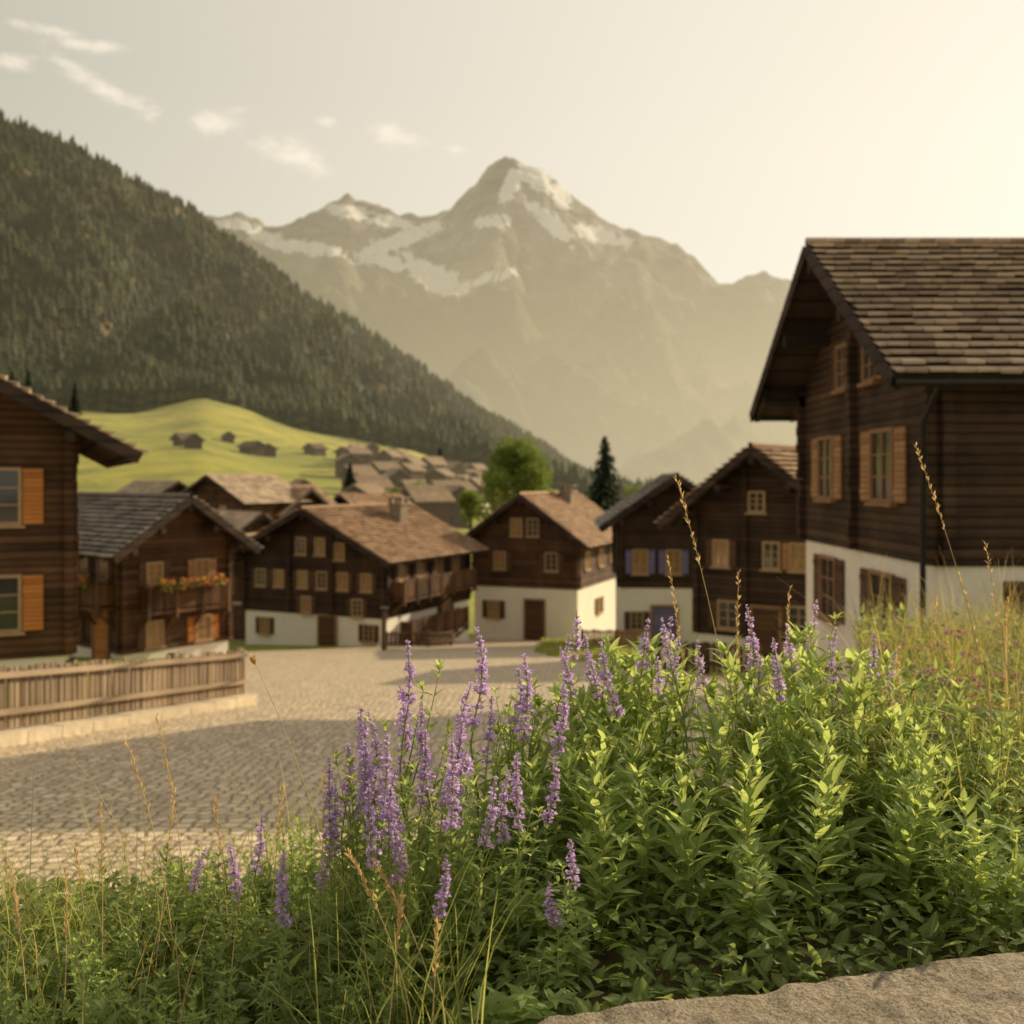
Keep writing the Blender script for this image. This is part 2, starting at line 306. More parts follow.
poly=[(-9,2.5),(-8.2,12),(-6.6,18.2),(-11,26),(-12,38),(-5,48),(-2.4,60),(1.6,56),(1.4,47),(.9,40),(2.2,33),(4.5,29),(6.1,22),(6.3,15),(5.5,9),(3.2,7),(2.2,5),(1.5,2.5)]
def inpoly(x,y):
    c=False; n=len(poly); j=n-1
    for i in range(n):
        xi,yi=poly[i];xj,yj=poly[j]
        if (yi>y)!=(yj>y) and x<(xj-xi)*(y-yi)/(yj-yi)+xi: c=not c
        j=i
    return c
gx=np.arange(-13,7.6,.22); gy=np.concatenate([np.arange(2.6,14,.2),np.arange(14,61,.4)])
GX,GY=np.meshgrid(gx,gy,indexing='xy'); GZ=G(GX,GY)+.012
V=np.stack([GX,GY,GZ],-1).reshape(-1,3); n=len(gx); Fs=[]
for i in range(len(gy)-1):
    for j in range(n-1):
        cx=(gx[j]+gx[j+1])/2+.3*mn.noise(Vector((gx[j]*.7,gy[i]*.7,3))); cy=(gy[i]+gy[i+1])/2
        if inpoly(cx,cy): Fs.append((i*n+j,i*n+j+1,(i+1)*n+j+1,(i+1)*n+j))
o=obj('road',np_mesh('road',V,np.array(Fs),True),M_cobble); tag(o,'cobblestone village street with worn pale stones','road',kind='structure')

# ---------------------------------------------------------------- mountains
def fbm(x,y,z=0,o_=6): return mn.fractal(Vector((x,y,z)),1.0,2.1,o_)
def mount(name,label,mat,sil,Yb,Yr,base,n_u,n_t,u0,u1,amp,fscale,gp=1.,back=900,sharp=1.,snowb=None,rj=.05):
    su=np.array([(q[0]-512)/1000. for q in sil]); se=np.array([(480-q[1])/1000. for q in sil])
    us=np.linspace(u0,u1,n_u); ts=np.concatenate([np.linspace(0,1,n_t),[1.08,1.2,1.5]])
    V=np.zeros((len(ts),n_u,3)); S=np.zeros((len(ts),n_u))
    for i,t in enumerate(ts):
        for j,u in enumerate(us):
            e=np.interp(u,su,se); yb=Yb; yr=Yr(u) if callable(Yr) else Yr
            y=yb+(yr-yb)*min(t,1)+max(t-1,0)*back; bz=base(u)
            if t<=1:
                g_=t**gp; ez=bz+(e-bz)*g_; z=y*ez
                rid=1-abs(mn.noise(Vector((u*y*fscale,y*fscale,1.7))))*2; r2=1-abs(mn.noise(Vector((u*y*fscale*2.7,y*fscale*2.7,4.7))))*2
                r3=1-abs(mn.noise(Vector((u*y*fscale*7,y*fscale*7,9.7))))*2
                f=fbm(u*y*fscale*3,y*fscale*3,2)
                z+=amp*(rid*.7+r2*.35+f*.35-.7+.16*sharp*(r3-.5))*math.sin(math.pi*min(1,t*.95+.02))**.8*min(1,max(e,0)*6)
                z+=amp*rj*fbm(u*y*fscale*9,9,3)*t
            else:
                z=yr*e*(1-(t-1)*1.6)
            V[i,j]=(u*y,y,z)
            if snowb:
                px=512+1000*u; py=480-1000*z/y; s=0
                for (cx,cy,rx,ry,rt) in snowb:
                    dx=px-cx;dy=py-cy; a=dx*math.cos(rt)+dy*math.sin(rt); c_=-dx*math.sin(rt)+dy*math.cos(rt)
                    s=max(s,math.exp(-(a/rx)**2-(c_/ry)**2))
                S[i,j]=s
    I=np.arange(len(ts)-1)[:,None]*n_u+np.arange(n_u-1)[None]; F=np.stack([I,I+1,I+1+n_u,I+n_u],-1).reshape(-1,4)
    me=np_mesh(name,V.reshape(-1,3),F,True)
    if snowb:
        a=me.attributes.new('snow','FLOAT','POINT'); a.data.foreach_set('value',(S*1.4-.32).ravel().astype(np.float32))
    o=obj(name,me,mat); tag(o,label,'mountain',kind='structure'); return V
silA=[(-300,160),(0,190),(185,205),(215,214),(240,210),(265,220),(300,216),(322,206),(335,198),(348,195),(358,203),(375,206),(400,215),(435,221),(450,213),(465,194),(478,180),(487,168),(497,161),(512,159),(528,165),(545,170),(558,182),(580,200),(600,218),(625,232),(650,240),(680,246),(700,262),(718,278),(740,275),(765,267),(790,276),(850,290),(1000,280),(1300,260)]
snow=[(405,238,55,10,-.35),(425,270,46,13,.35),(385,262,40,10,.2),(300,246,65,8,.12),(235,225,30,6,.1),(492,222,28,8,0),(550,222,38,9,.75),(600,236,48,9,.25),(512,182,11,26,.5),(535,178,28,12,.5),(500,275,36,6,-.25),(350,212,32,8,.2),(562,197,13,18,-.5),(440,288,28,8,.2),(265,235,30,6,.2),(390,222,30,7,.1)]
mount('mountain','rocky alpine peak with snow patches above hazy slopes',M_mtA,silA,1300,3500,lambda u:-.03,380,160,-.6,.7,250,1/560.,.85,snowb=snow,sharp=1.5,rj=.06)
silC=[(-700,-120),(-200,25),(0,115),(50,139),(100,164),(150,192),(200,218),(250,253),(300,288),(350,323),(400,355),(450,390),(500,421),(540,445),(580,470),(620,494),(680,515),(900,520)]
bC=lambda u: float(np.interp(u,BU,BB))
VL=mount('hillside','steep dark forested mountainside',M_ffloor,silC,600,lambda u:1350+900*max(0,u+.5),bC,240,80,-.95,.14,95,1/230.,.95,back=500,sharp=1.)

def forest():
    nt,nu_,_=VL.shape; nt-=3
    N=42000
    uu=rng.uniform(0,nu_-1.001,N); tt=rng.uniform(0,1,N)**1.15*(nt-1.001)
    i=tt.astype(int); j=uu.astype(int); fi=tt-i; fj=uu-j
    P=VL[i,j]*((1-fi)*(1-fj))[:,None]+VL[i+1,j]*(fi*(1-fj))[:,None]+VL[i,j+1]*((1-fi)*fj)[:,None]+VL[i+1,j+1]*(fi*fj)[:,None]
    nz=np.array([mn.noise(Vector((a*.006,b_*.006,c_*.006)))+.6*mn.noise(Vector((a*.02,b_*.02,5))) for a,b_,c_ in P])
    keep=(nz<.38)|(rng.uniform(0,1,N)<.12); P=P[keep]; N=len(P)
    k=6; ang=np.arange(k)/k*2*np.pi; T=[];Fc=[]
    for z0,z1,r in ((.08,.55,.24),(.32,.8,.18),(.58,1.0,.115)):
        b0=len(T); T+=[(math.cos(a+z0*9)*r,math.sin(a+z0*9)*r,z0+(.03 if q%2 else -.02)) for q,a in enumerate(ang)]; T.append((0,0,z1))
        Fc+=[(b0+q,b0+(q+1)%k,b0+k) for q in range(k)]
    T=np.array(T);Fc=np.array(Fc)
    H=rng.uniform(8,19,N)*(1+.3*(P[:,1]<760)); R=rng.uniform(0,6.28,N); wd=rng.uniform(.75,1.35,N)
    ca,sa=np.cos(R),np.sin(R)
    x=(T[None,:,0]*ca[:,None]-T[None,:,1]*sa[:,None])*(H*wd)[:,None]+P[:,0:1]
    y=(T[None,:,0]*sa[:,None]+T[None,:,1]*ca[:,None])*(H*wd)[:,None]+P[:,1:2]
    z=T[None,:,2]*H[:,None]+P[:,2:3]-.6
    V=np.stack([x,y,z],-1).reshape(-1,3); F=(Fc[None]+np.arange(N)[:,None,None]*len(T)).reshape(-1,3)
    o=obj('forest',np_mesh('forest',V,F),M_forest); tag(o,'dense dark conifer forest covering the mountainside','forest',kind='stuff')
forest()

# ---------------------------------------------------------------- houses
def tiles(mb,p0,ud,vd,nn,L,S,tw,th,mi=0,seed=0,thk=.055):
    r=random.Random(seed); rows=int(S/th)+1
    for k in range(rows):
        v0=k*th-.06; v1=min(v0+th*1.25,S)
        if v0>S-.05: break
        x=-r.random()*tw
        while x<L:
            w_=tw*r.uniform(.75,1.2); a=max(0,x+.014); c=min(L,x+w_-.014); x+=w_
            if c-a<.04: continue
            lift=.085+r.uniform(0,.02); va=v0+r.uniform(-.02,.015)
            q=[]
            for hh in (0,thk):
                q+= [p0+ud*a+vd*va+nn*(lift+hh),p0+ud*c+vd*va+nn*(lift+hh+r.uniform(-.008,.008)),p0+ud*c+vd*v1+nn*(hh*.2+.004),p0+ud*a+vd*v1+nn*(hh*.2+.004)]
            mb.hexa(q,mi)
WIN={}
def window_meshes(w_,h_,fm,gm):
    key=(w_,h_,fm.name,gm.name)
    if key in WIN: return WIN[key]
    t=.07; mb=MB(); mb.box(-w_/2-t,-w_/2,-.07,.02,-h_/2-t,h_/2+t); mb.box(w_/2,w_/2+t,-.07,.02,-h_/2-t,h_/2+t)
    mb.box(-w_/2,w_/2,-.068,.02,h_/2,h_/2+t); mb.box(-w_/2,w_/2,-.068,.02,-h_/2-t,-h_/2)
    mb.box(-.025,.025,-.05,.0,-h_/2,h_/2); 
    for zz in (-h_/6,h_/6): mb.box(-w_/2,-.025,-.045,0,zz-.015,zz+.015); mb.box(.025,w_/2,-.045,0,zz-.015,zz+.015)
    sill=MB(); sill.box(-w_/2-.14,w_/2+.14,-.13,.02,-h_/2-t-.06,-h_/2-t-.002)
    pane=MB(); pane.box(-w_/2,w_/2,-.015,.01,-h_/2,h_/2)
    WIN[key]=(pane.mesh('window_pane',gm),mb.mesh('window_frame',fm),sill.mesh('window_sill',fm)); return WIN[key]
SH={}
def shutter_mesh(w_,h_,mat):
    key=(w_,h_,mat.name)
    if key in SH: return SH[key]
    mb=MB(); mb.box(-w_/2,w_/2,-.04,0,-h_/2,h_/2); mb.box(-w_/2+.02,w_/2-.02,-.06,-.04,h_/2-.2,h_/2-.12); mb.box(-w_/2+.02,w_/2-.02,-.06,-.04,-h_/2+.12,-h_/2+.2)
    SH[key]=mb.mesh('shutter',mat); return SH[key]
def chalet(name,label,loc,yaw,w_,d,hb,he,hr,off=0,of=.9,os_=.8,ob=.6,wins=(),wall=M_wood_dark,tile=M_tile,tw=.34,th=.26,doors=(),balc=(),chim=(),cols=(),group='wooden chalets along the village street',base=M_plaster,seed=1,osl=None,gutter=False,boxes=()):
    root=empty(name,loc,math.radians(yaw),label,'house',group,1.)
    hw=w_/2
    if hb>0.05:
        mb=MB(); mb.box(-hw,hw,0,d,-1.8,hb); obj('base_wall',mb.mesh('base_wall',base),parent=root)
    mb=MB(); e=.04; z0=hb if hb>.05 else -1.8
    for yy in (-e,d+e): 
        mb.v+=[(-hw-e,yy,z0),(hw+e,yy,z0),(hw+e,yy,he),(off,yy,hr),(-hw-e,yy,he)]
    mb.f=[(0,1,2,3,4),(9,8,7,6,5),(0,5,6,1),(1,6,7,2),(2,7,8,3),(3,8,9,4),(4,9,5,0)]; mb.m=[0]*7
    obj('wall',mb.mesh('wall',wall),parent=root)
    r=random.Random(seed)
    for cx in (-hw,hw)+tuple(cols):
        mb=MB(); top=he if abs(cx)>=hw-.01 else (hr-abs(cx-off)*(hr-he)/hw)-.05
        z=z0+.02
        while z<top-.15:
            q=.11+r.uniform(0,.05); mb.box(cx-.09,cx+.09,-.05-q,-.045,z,z+.188); z+=.19
        obj('corner_logs',mb.mesh('corner_logs',wall),parent=root)
    for cy in (0.12,d-.12):
        for sx in (-1,1):
            mb=MB(); z=z0+.02
            while z<he-.2:
                q=.11+r.uniform(0,.05); xa,xb=sorted((sx*(hw+.045),sx*(hw+.05+q))); mb.box(xa,xb,cy-.09,cy+.09,z,z+.188); z+=.19
            obj('corner_logs',mb.mesh('corner_logs',wall),parent=root)
    mb=MB()
    for s_ in (-1,1):
        o_=os_ if (s_>0 or osl is None) else osl
        run=hw-s_*off; mm=(hr-he)/run; ex=s_*(hw+o_); ez=he-mm*o_; rx=off; rz=hr
        sl_=Vector((rx-ex,0,rz-ez)); S=sl_.length; vd=sl_.normalized(); nn=Vector((s_*vd.z,0,abs(vd.x)))
        nn.normalize(); L=d+of+ob
        c0=Vector((ex,-of,ez))+nn*.05; ud=Vector((0,1,0))
        pts=[]
        for hh in (0,.10):
            pts+=[c0+nn*hh,c0+ud*L+nn*hh,c0+ud*L+vd*S+nn*hh,c0+vd*S+nn*hh]
        mb.hexa(pts,1); tiles(mb,c0+nn*.10,ud,vd,nn,L,S,tw,th,0,seed*3+s_)
        for yy in (-of-.035,d+ob+.005):
            bb=MB(); a=c0+Vector((0,yy+of,0)); pts=[]
            for dy in (0,.03):
                pts+=[a+nn*-.12+ud*dy,a+vd*S+nn*-.12+ud*dy,a+vd*S+nn*.13+ud*dy,a+nn*.13+ud*dy]
            bb.hexa(pts); obj('bargeboard',bb.mesh('bargeboard',M_wood_beam),parent=root)
        k=0
        while k*.8<L-.2:
            y=.1+k*.8; a=c0+ud*y-nn*.07; mb.beam(a+vd*.04,a+vd*(o_+.3),.10,.14,1); k+=1
        if gutter:
            mbg=MB(); mbg.tube([(ex+s_*.06,-of,ez+.04),(ex+s_*.06,d+ob,ez+.04)],.07,8); obj('gutter',mbg.mesh('gutter',M_metal,True),parent=root)
            if s_>0:
                mbg=MB(); mbg.tube([(ex+.06,-.35,ez),(hw+.16,-.28,ez-.5),(hw+.16,-.28,-.6)],.045,8); obj('downpipe',mbg.mesh('downpipe',M_metal,True),parent=root)
    for px_,pz in ((off,hr-.16),(-hw,he-.12),(hw,he-.12),(-hw/2+off/2,(hr+he)/2-.16),(hw/2+off/2,(hr+he)/2-.16)):
        bb=MB(); bb.box(px_-.09,px_+.09,-of+.05,-.05,pz-.22,pz); obj('purlin',bb.mesh('purlin',M_wood_beam),parent=root)
    mb.tube([(off,-of,hr+.2),(off,d+ob,hr+.2)],.085,8,0)
    rf=obj('roof',mb.mesh('roof',[tile,M_wood_beam]),parent=root)
    for (cx,cy,ch) in chim:
        mm=(hr-he)/hw; zb=hr-abs(cx-off)*mm-.5; q=MB(); q.box(cx-.35,cx+.35,cy-.35,cy+.35,zb,zb+.5+ch); q.box(cx-.43,cx+.43,cy-.43,cy+.43,zb+.5+ch,zb+.6+ch)
        for a in(-.3,.3):
            for c_ in (-.3,.3): q.box(cx+a-.07,cx+a+.07,cy+c_-.07,cy+c_+.07,zb+.6+ch,zb+.85+ch)
        q.box(cx-.48,cx+.48,cy-.48,cy+.48,zb+.85+ch,zb+.92+ch); obj('chimney',q.mesh('chimney',M_chim),parent=rf)
    def place(face,uu,zz,prd=.045):
        if zz<hb: prd=.004
        if face=='F': return Vector((uu,-prd,zz)),0
        if face=='R': return Vector((hw+prd,uu,zz)),math.pi/2
        return Vector((-hw-prd,uu,zz)),-math.pi/2
    for (face,uu,zz,ww,hh,shm,gm,fm) in wins:
        p_,rz_=place(face,uu,zz); pm,fr,si=window_meshes(ww,hh,fm,gm)
        wo=obj('window',pm,parent=root,loc=p_,rotz=rz_); obj('frame',fr,parent=wo); obj('sill',si,parent=wo)
        if shm is not None:
            sides=(-1,1)
            if isinstance(shm,tuple): shm,sides=shm
            for s_ in sides:
                sm=shutter_mesh(round(ww*.5,2),round(hh+.1,2),shm); obj('shutter',sm,parent=wo,loc=(s_*(ww/2+.09+ww*.25),-.01,0))
    for (face,uu,z0_,ww,hh,dm) in doors:
        p_,rz_=place(face,uu,z0_); q=MB(); q.box(-ww/2,ww/2,-.06,0,0,hh)
        for zz in (.15,hh*.55): q.box(-ww/2+.12,ww/2-.12,-.075,-.06,zz,zz+hh*.36)
        do=obj('door',q.mesh('door',dm),parent=root,loc=p_,rotz=rz_)
        f=MB(); f.box(-ww/2-.1,-ww/2,-.1,0,0,hh+.1); f.box(ww/2,ww/2+.1,-.1,0,0,hh+.1); f.box(-ww/2,ww/2,-.098,0,hh,hh+.1); obj('frame',f.mesh('frame',M_frame),parent=do)
        h=MB(); h.tube([(ww/2-.1,-.06,1.),(ww/2-.1,-.12,1.),(ww/2-.22,-.12,1.)],.015,8); obj('handle',h.mesh('handle',M_metal),parent=do)
    for (face,uu,zz,ww,dep) in balc:
        p_,rz_=place(face,uu,zz,.05); q=MB(); q.box(-ww/2,ww/2,-dep,0,-.12,0); H_=.82
        q.box(-ww/2,ww/2,-dep-.02,-dep+.06,H_,H_+.09)
        x=-ww/2+.06
        while x<ww/2-.1: q.box(x,x+.09,-dep+.0,-dep+.03,.06,H_-.01); x+=.125
        for s_ in (-1,1):
            xa,xb=sorted((s_*ww/2,s_*(ww/2-.03))); q.box(xa,xb,-dep+.07,-.01,.08,H_)
        n_=int(ww/1.3)+1
        for i in range(n_+1):
            x=-ww/2+i*ww/n_; q.box(x-.05,x+.05,-dep-.05,-dep+.05,-.3,H_+.12)
            q.beam((x,-.02,-.7),(x,-dep+.05,-.15),.1)
        obj('balcony',q.mesh('balcony',M_wood_rail),parent=root,loc=p_,rotz=rz_)
    for (face,uu,zz,ww,dep) in boxes:
        p_,rz_=place(face,uu,zz,.05); q=MB(); q.box(-ww/2,ww/2,-dep-.24,-dep-.06,0,.16)
        bx=obj('flower_box',q.mesh('flower_box',M_shut_dk),parent=root,loc=p_,rotz=rz_)
        N=int(ww*150); o3=np.stack([rng.uniform(-ww/2,ww/2,N),rng.uniform(-dep-.34,-dep-.02,N),rng.uniform(.02,.34,N)],-1)
        dd=rng.normal(size=(N,3)); nn_=rng.normal(size=(N,3)); k=N//2
        Vv,Ff,Rr=leaves(o3[:k],dd[:k],nn_[:k],np.full(k,.11),np.full(k,.09)); obj('blossoms',leafmesh('blossoms',Vv,Ff,Rr,M_redfl),parent=bx)
        Vv,Ff,Rr=leaves(o3[k:]-np.array([0,0,.06]),dd[k:],nn_[k:],np.full(N-k,.12),np.full(N-k,.08)); obj('leaves',leafmesh('leaves',Vv,Ff,Rr,M_leafd),parent=bx)
    return root

def leaves(o_,d_,n_,L,W,curl=None,fold=.25,rows=5,peak=.42):
    N=len(o_); d_=d_/np.linalg.norm(d_,axis=1,keepdims=True); sd=np.cross(d_,n_); sd/=np.linalg.norm(sd,axis=1,keepdims=True)+1e-9; nn=np.cross(sd,d_)
    a=np.linspace(0,1,rows+1); prof=np.sin(np.pi*a**(math.log(.5)/math.log(peak)))**.85; prof[0]=.06; prof[-1]=.02
    if curl is None: curl=np.full(N,.25)
    V=np.zeros((N,rows+1,3,3))
    for i in range(rows+1):
        cen=o_+d_*(a[i]*L*(1-.12*curl*a[i]))[:,None]-nn*(curl*L*a[i]**2)[:,None]
        w_=(W*.5*prof[i])[:,None]
        V[:,i,0]=cen-sd*w_+nn*w_*fold; V[:,i,1]=cen; V[:,i,2]=cen+sd*w_+nn*w_*fold
    q=[]
    for i in range(rows):
        for c_ in range(2): q.append((i*3+c_,i*3+c_+1,(i+1)*3+c_+1,(i+1)*3+c_))
    q=np.array(q); F=(q[None]+np.arange(N)[:,None,None]*((rows+1)*3)).reshape(-1,4)
    R=np.tile(np.array([0,1,0]*(rows+1)),N)
    return V.reshape(-1,3),F,R
def leafmesh(name,V,F,R,mat):
    me=np_mesh(name,V,F,True); a=me.attributes.new('rib','FLOAT','POINT')
    if len(R)==len(me.vertices): a.data.foreach_set('value',R.astype(np.float32))
    me.materials.append(mat); return me

gz=lambda x,y: float(G(x,y))
o_=M_shut_tan; dk=M_shut_dk; cur=M_curt
chalet('chalet','large dark timber chalet with white ground floor and stone-shingle roof',(6.5,18.7,-4.25),-90,6.8,11,2.93,6.2,8.5,of=1.0,os_=.85,
  wins=[('F',-1.75,4.5,.85,1.15,o_,M_glass,M_frame),('F',1.35,4.5,.95,1.15,o_,M_glass,M_frame),('F',-.75,6.45,.5,.75,dk,M_glass,M_frame),('F',.75,6.45,.5,.75,(o_,(1,)),M_glass,M_frame),
        ('F',-1.75,2.05,.85,1.15,dk,M_glass,M_frame),('F',1.2,2.0,.95,1.15,dk,M_glass,M_frame),('R',2.4,2.0,1.3,1.3,dk,M_glass,M_frame),('R',2.6,4.6,.95,1.1,dk,M_glass,M_frame)],
  cols=(-.1,),tile=M_tile,tw=.32,th=.27,gutter=True,chim=[(-1.2,6,.7)],seed=3,wall=mat_wood('street_chalet_log',(0.028,0.016,0.010),(0.135,0.075,0.043),log=.16))
a=math.radians(25)
chalet('chalet','brown timber chalet with orange shutters behind the plank fence',(-9.75-4.5*math.cos(a),22-4.5*math.sin(a),-4.6),25,9,9,.75,5.75,8.2,of=1.3,os_=1.35,
  wins=[('F',3.1,4.25,.8,1.1,(M_shut_or,(1,)),M_glass,M_framew),('F',3.1,1.95,.8,1.1,(M_shut_or,(1,)),M_glass,M_framew),('F',0,4.25,.8,1.1,M_shut_or,M_glass,M_framew),('R',3,4.2,.9,1.1,M_shut_dk,M_glass,M_framew)],
  wall=M_wood_mid,cols=(1.2,),seed=5)
chalet('chalet','brown chalet with flower-decked balconies and grey shingle roof',(-12.0,35.9,-6.5),50,4.2,8.5,.5,4.3,5.75,of=.9,os_=.75,
  wins=[('F',-.95,3.2,.5,.7,dk,cur,M_framew),('F',.95,3.2,.5,.7,M_shut_tan,cur,M_framew),('F',-.95,1.1,.55,.8,dk,cur,M_framew),('F',1.0,1.1,.55,.8,M_shut_or,cur,M_framew),('L',1.2,3.4,.55,.7,dk,cur,M_framew),('L',2.6,3.4,.55,.7,dk,cur,M_framew),('L',4.0,3.4,.55,.7,dk,cur,M_framew),('L',3.4,1.2,.7,.8,dk,cur,M_framew)],
  balc=[('F',.1,1.95,3.2,.6),('L',3,2.1,5.0,.6)],boxes=[('F',.1,2.72,2.6,.6),('L',2.6,2.87,3.6,.6)],doors=[('L',1.4,0,.95,1.9,M_shut_or)],wall=M_wood_mid,tile=M_tileg,seed=6)
yw=-25; a=math.radians(yw); ncx,ncy=-5.9,46; cx=ncx-math.cos(a)*4; cy=ncy-math.sin(a)*4
chalet('chalet','dark timber chalet with broad gable and side balconies',(cx,cy,-7.85),yw,8,8.4,1.45,4.35,6.35,of=.9,os_=.8,osl=1.3,
  wins=[('F',x,z,.46,.7,dk if z<4 else None,cur if (i%3) else M_glass,M_framew) for i,(x,z) in enumerate([(-3.0,3.1),(-1.9,3.1),(-.5,3.1),(.6,3.1),(1.8,3.1),(3.1,3.1),(-.6,4.7),(.5,4.7),(1.6,4.5),(2.6,1.9),(-.3,1.9),(-2.8,.75),(3.2,.75)])]+[('R',1.5,3.5,.6,.7,dk,cur,M_framew),('R',3.2,3.5,.6,.7,dk,cur,M_framew),('R',5,3.5,.6,.7,dk,cur,M_framew),('R',6.8,3.5,.6,.7,dk,cur,M_framew),('R',5.8,1.5,.7,.8,dk,cur,M_framew)],
  balc=[('R',4.2,2.3,7.2,.7),('R',4.2,.35,5.6,.7)],doors=[('F',.9,0,.9,1.4,M_shut_dk)],chim=[(1.6,5.2,1.0)],tile=M_tilew,cols=(-1.3,1.2),seed=8)
yw=-22; a=math.radians(yw); ncx,ncy=3.6,55; cx=ncx-math.cos(a)*3.1; cy=ncy-math.sin(a)*3.1
chalet('chalet','timber chalet with white ground floor, door and brown shutters',(cx,cy,-8.95),yw,6.2,8.6,2.9,5.75,8.0,of=.9,os_=.8,
  wins=[('F',x,z,.6,.9,M_shut_dk if z<6 else None,M_glass if i%2 else cur,M_framew) for i,(x,z) in enumerate([(-1.5,4.4),(1.6,4.4),(-.5,6.3),(.5,6.3),(-1.9,1.6)])]+[('R',1.6,4.4,.7,.9,dk,cur,M_framew),('R',4.2,4.4,.7,.9,dk,cur,M_framew),('R',6.6,4.4,.7,.9,dk,cur,M_framew),('R',4,1.6,.7,.8,dk,cur,M_framew)],
  doors=[('F',.6,0,1.1,2.2,M_shut_dk)],chim=[(.8,5,.8)],tile=M_tilew,wall=M_wood_mid,seed=9)
chalet('chalet','narrow timber chalet with slate-blue shutters and grey roof',(7.2,44,-7.7),-4,4.8,7,2.95,6.1,7.75,of=.9,os_=.9,
  wins=[('F',-1.55,4.1,.55,.95,M_shut_bl,cur,M_framew),('F',-.1,4.1,.55,.95,M_shut_bl,cur,M_framew),('F',-1.7,1.5,.45,.7,dk,M_glass,M_framew)],doors=[('F',-.5,0,1.0,2.1,M_shut_bl)],tile=M_tileg,seed=10)
chalet('chalet','dark timber chalet with shuttered windows and broad shingled roof',(8.05,32.0,-6.0),-38,4.7,9,.9,5.1,6.9,of=1.0,os_=.9,
  wins=[('F',-1.45,3.6,.45,.75,dk,cur,M_framew),('F',.3,3.6,.45,.75,None,M_glass,M_framew),('F',1.2,3.6,.45,.75,M_shut_tan,cur,M_framew),('F',-.2,5.3,.45,.55,None,M_glass,M_framew),('F',-1.2,1.6,.6,.8,dk,M_glass,M_framew),('F',1.2,1.6,.6,.8,dk,M_glass,M_framew),('R',1.5,3.6,.6,.8,dk,cur,M_framew),('R',3.5,3.6,.6,.8,dk,cur,M_framew)],
  doors=[('F',0.1,-.1,.9,2.0,M_shut_dk)],chim=[(-.4,5.5,1.0)],tile=M_tilew,cols=(-.6,),seed=11)
chalet('chalet','small timber house with white ground floor',(-14.6,56,-8.95),-12,6.2,6,2.1,4.2,5.7,of=.8,os_=.7,
  wins=[('F',-1.4,3.1,.6,.8,dk,cur,M_framew),('F',1.4,3.1,.6,.8,dk,cur,M_framew),('F',1.6,1.1,.7,.8,dk,M_glass,M_framew)],doors=[('F',-.6,0,.9,1.9,M_shut_dk)],tile=M_tilew,wall=M_wood_mid,seed=12)
for i,(px_,Yd,w_,yw,hr_,sd) in enumerate([(212,88,6.8,-25,10.9,21),(305,94,6.5,60,9.9,22),(258,76,5.4,40,7.6,23),(345,114,7,-40,9.4,24),(165,72,5,30,8.0,25),(255,105,6.5,-35,10.4,26),(175,110,7,50,11.0,27)]):
    X_=(px_-512)/1000*Yd
    chalet('chalet','small timber house with shingle roof among the village houses',(X_,Yd,gz(X_,Yd)-.3),yw,w_,8,2.4,hr_-2,hr_,of=.8,os_=.8,
      wins=[('F',-1.3,hr_-3,.6,.85,dk,cur,M_framew),('F',1.3,hr_-3,.6,.85,dk,cur,M_framew),('F',-1.3,hr_-5.5,.6,.85,dk,cur,M_framew),('F',1.3,hr_-5.5,.6,.85,dk,cur,M_framew)],tile=(M_tile,M_tilew)[i%2],th=.4,tw=.5,seed=sd,wall=(M_wood_mid,M_wood_dark)[i%2])

def farhouse(name,label,cat,x,y,w_,d,h,rh,yaw,white,group,lift=0):
    root=empty(name,(x,y,gz(x,y)+lift),math.radians(yaw),label,cat,group,1.); hw=w_/2
    hut=cat=='hut'
    mb=MB()
    zb=h*.35 if white else -1.2
    if white: mb.box(-hw,hw,-d/2,d/2,-2,zb,1)
    b0=len(mb.v)
    for yy in (-d/2,d/2): mb.v+=[(-hw-.05,yy,zb+.01),(hw+.05,yy,zb+.01),(hw+.05,yy,h),(0,yy,h+rh),(-hw-.05,yy,h)]
    mb.f+=[tuple(b0+k for k in q) for q in ((0,1,2,3,4),(9,8,7,6,5),(0,5,6,1),(1,6,7,2),(2,7,8,3),(3,8,9,4),(4,9,5,0))]; mb.m+=[0]*7
    obj('wall',mb.mesh('wall',[M_hutwall if hut else M_farwall,M_farwhite]),parent=root)
    if h>4:
        for xx in (-hw*.5,hw*.5):
            for zz in (h*.25,h*.7):
                q=MB(); q.box(-.45,.45,-.06,.0,-.5,.5); obj('window',q.mesh('window',M_farglass),parent=root,loc=(xx,-d/2-.05,zz))
    q=MB()
    for s_ in (-1,1):
        ex=s_*(hw+.9); ez=h-.9*rh/hw
        q.hexa([(ex,-d/2-1,ez+.05),(ex,d/2+1,ez+.05),(0,d/2+1,h+rh+.05),(0,-d/2-1,h+rh+.05),(ex,-d/2-1,ez+.3),(ex,d/2+1,ez+.3),(0,d/2+1,h+rh+.32),(0,-d/2-1,h+rh+.32)])
    obj('roof',q.mesh('roof',M_hutroof if hut else M_farroof),parent=root)
r=random.Random(5); placed=[]
cand=0
while len(placed)<38 and cand<5000:
    cand+=1; u=r.uniform(-.165,-.03); y=r.uniform(170,430)
    x=u*y
    if any((x-a_)**2+(y-b_)**2<13.5**2 for a_,b_ in placed): continue
    placed.append((x,y)); farhouse('village_house','small brown-roofed timber house in the distant village cluster','house',x,y,r.uniform(4.6,6.8),r.uniform(6,8),r.uniform(4.2,6.5),r.uniform(1.6,2.2),r.choice([-30,-50,15,25,-20,40]),r.random()<.5,'distant village houses')
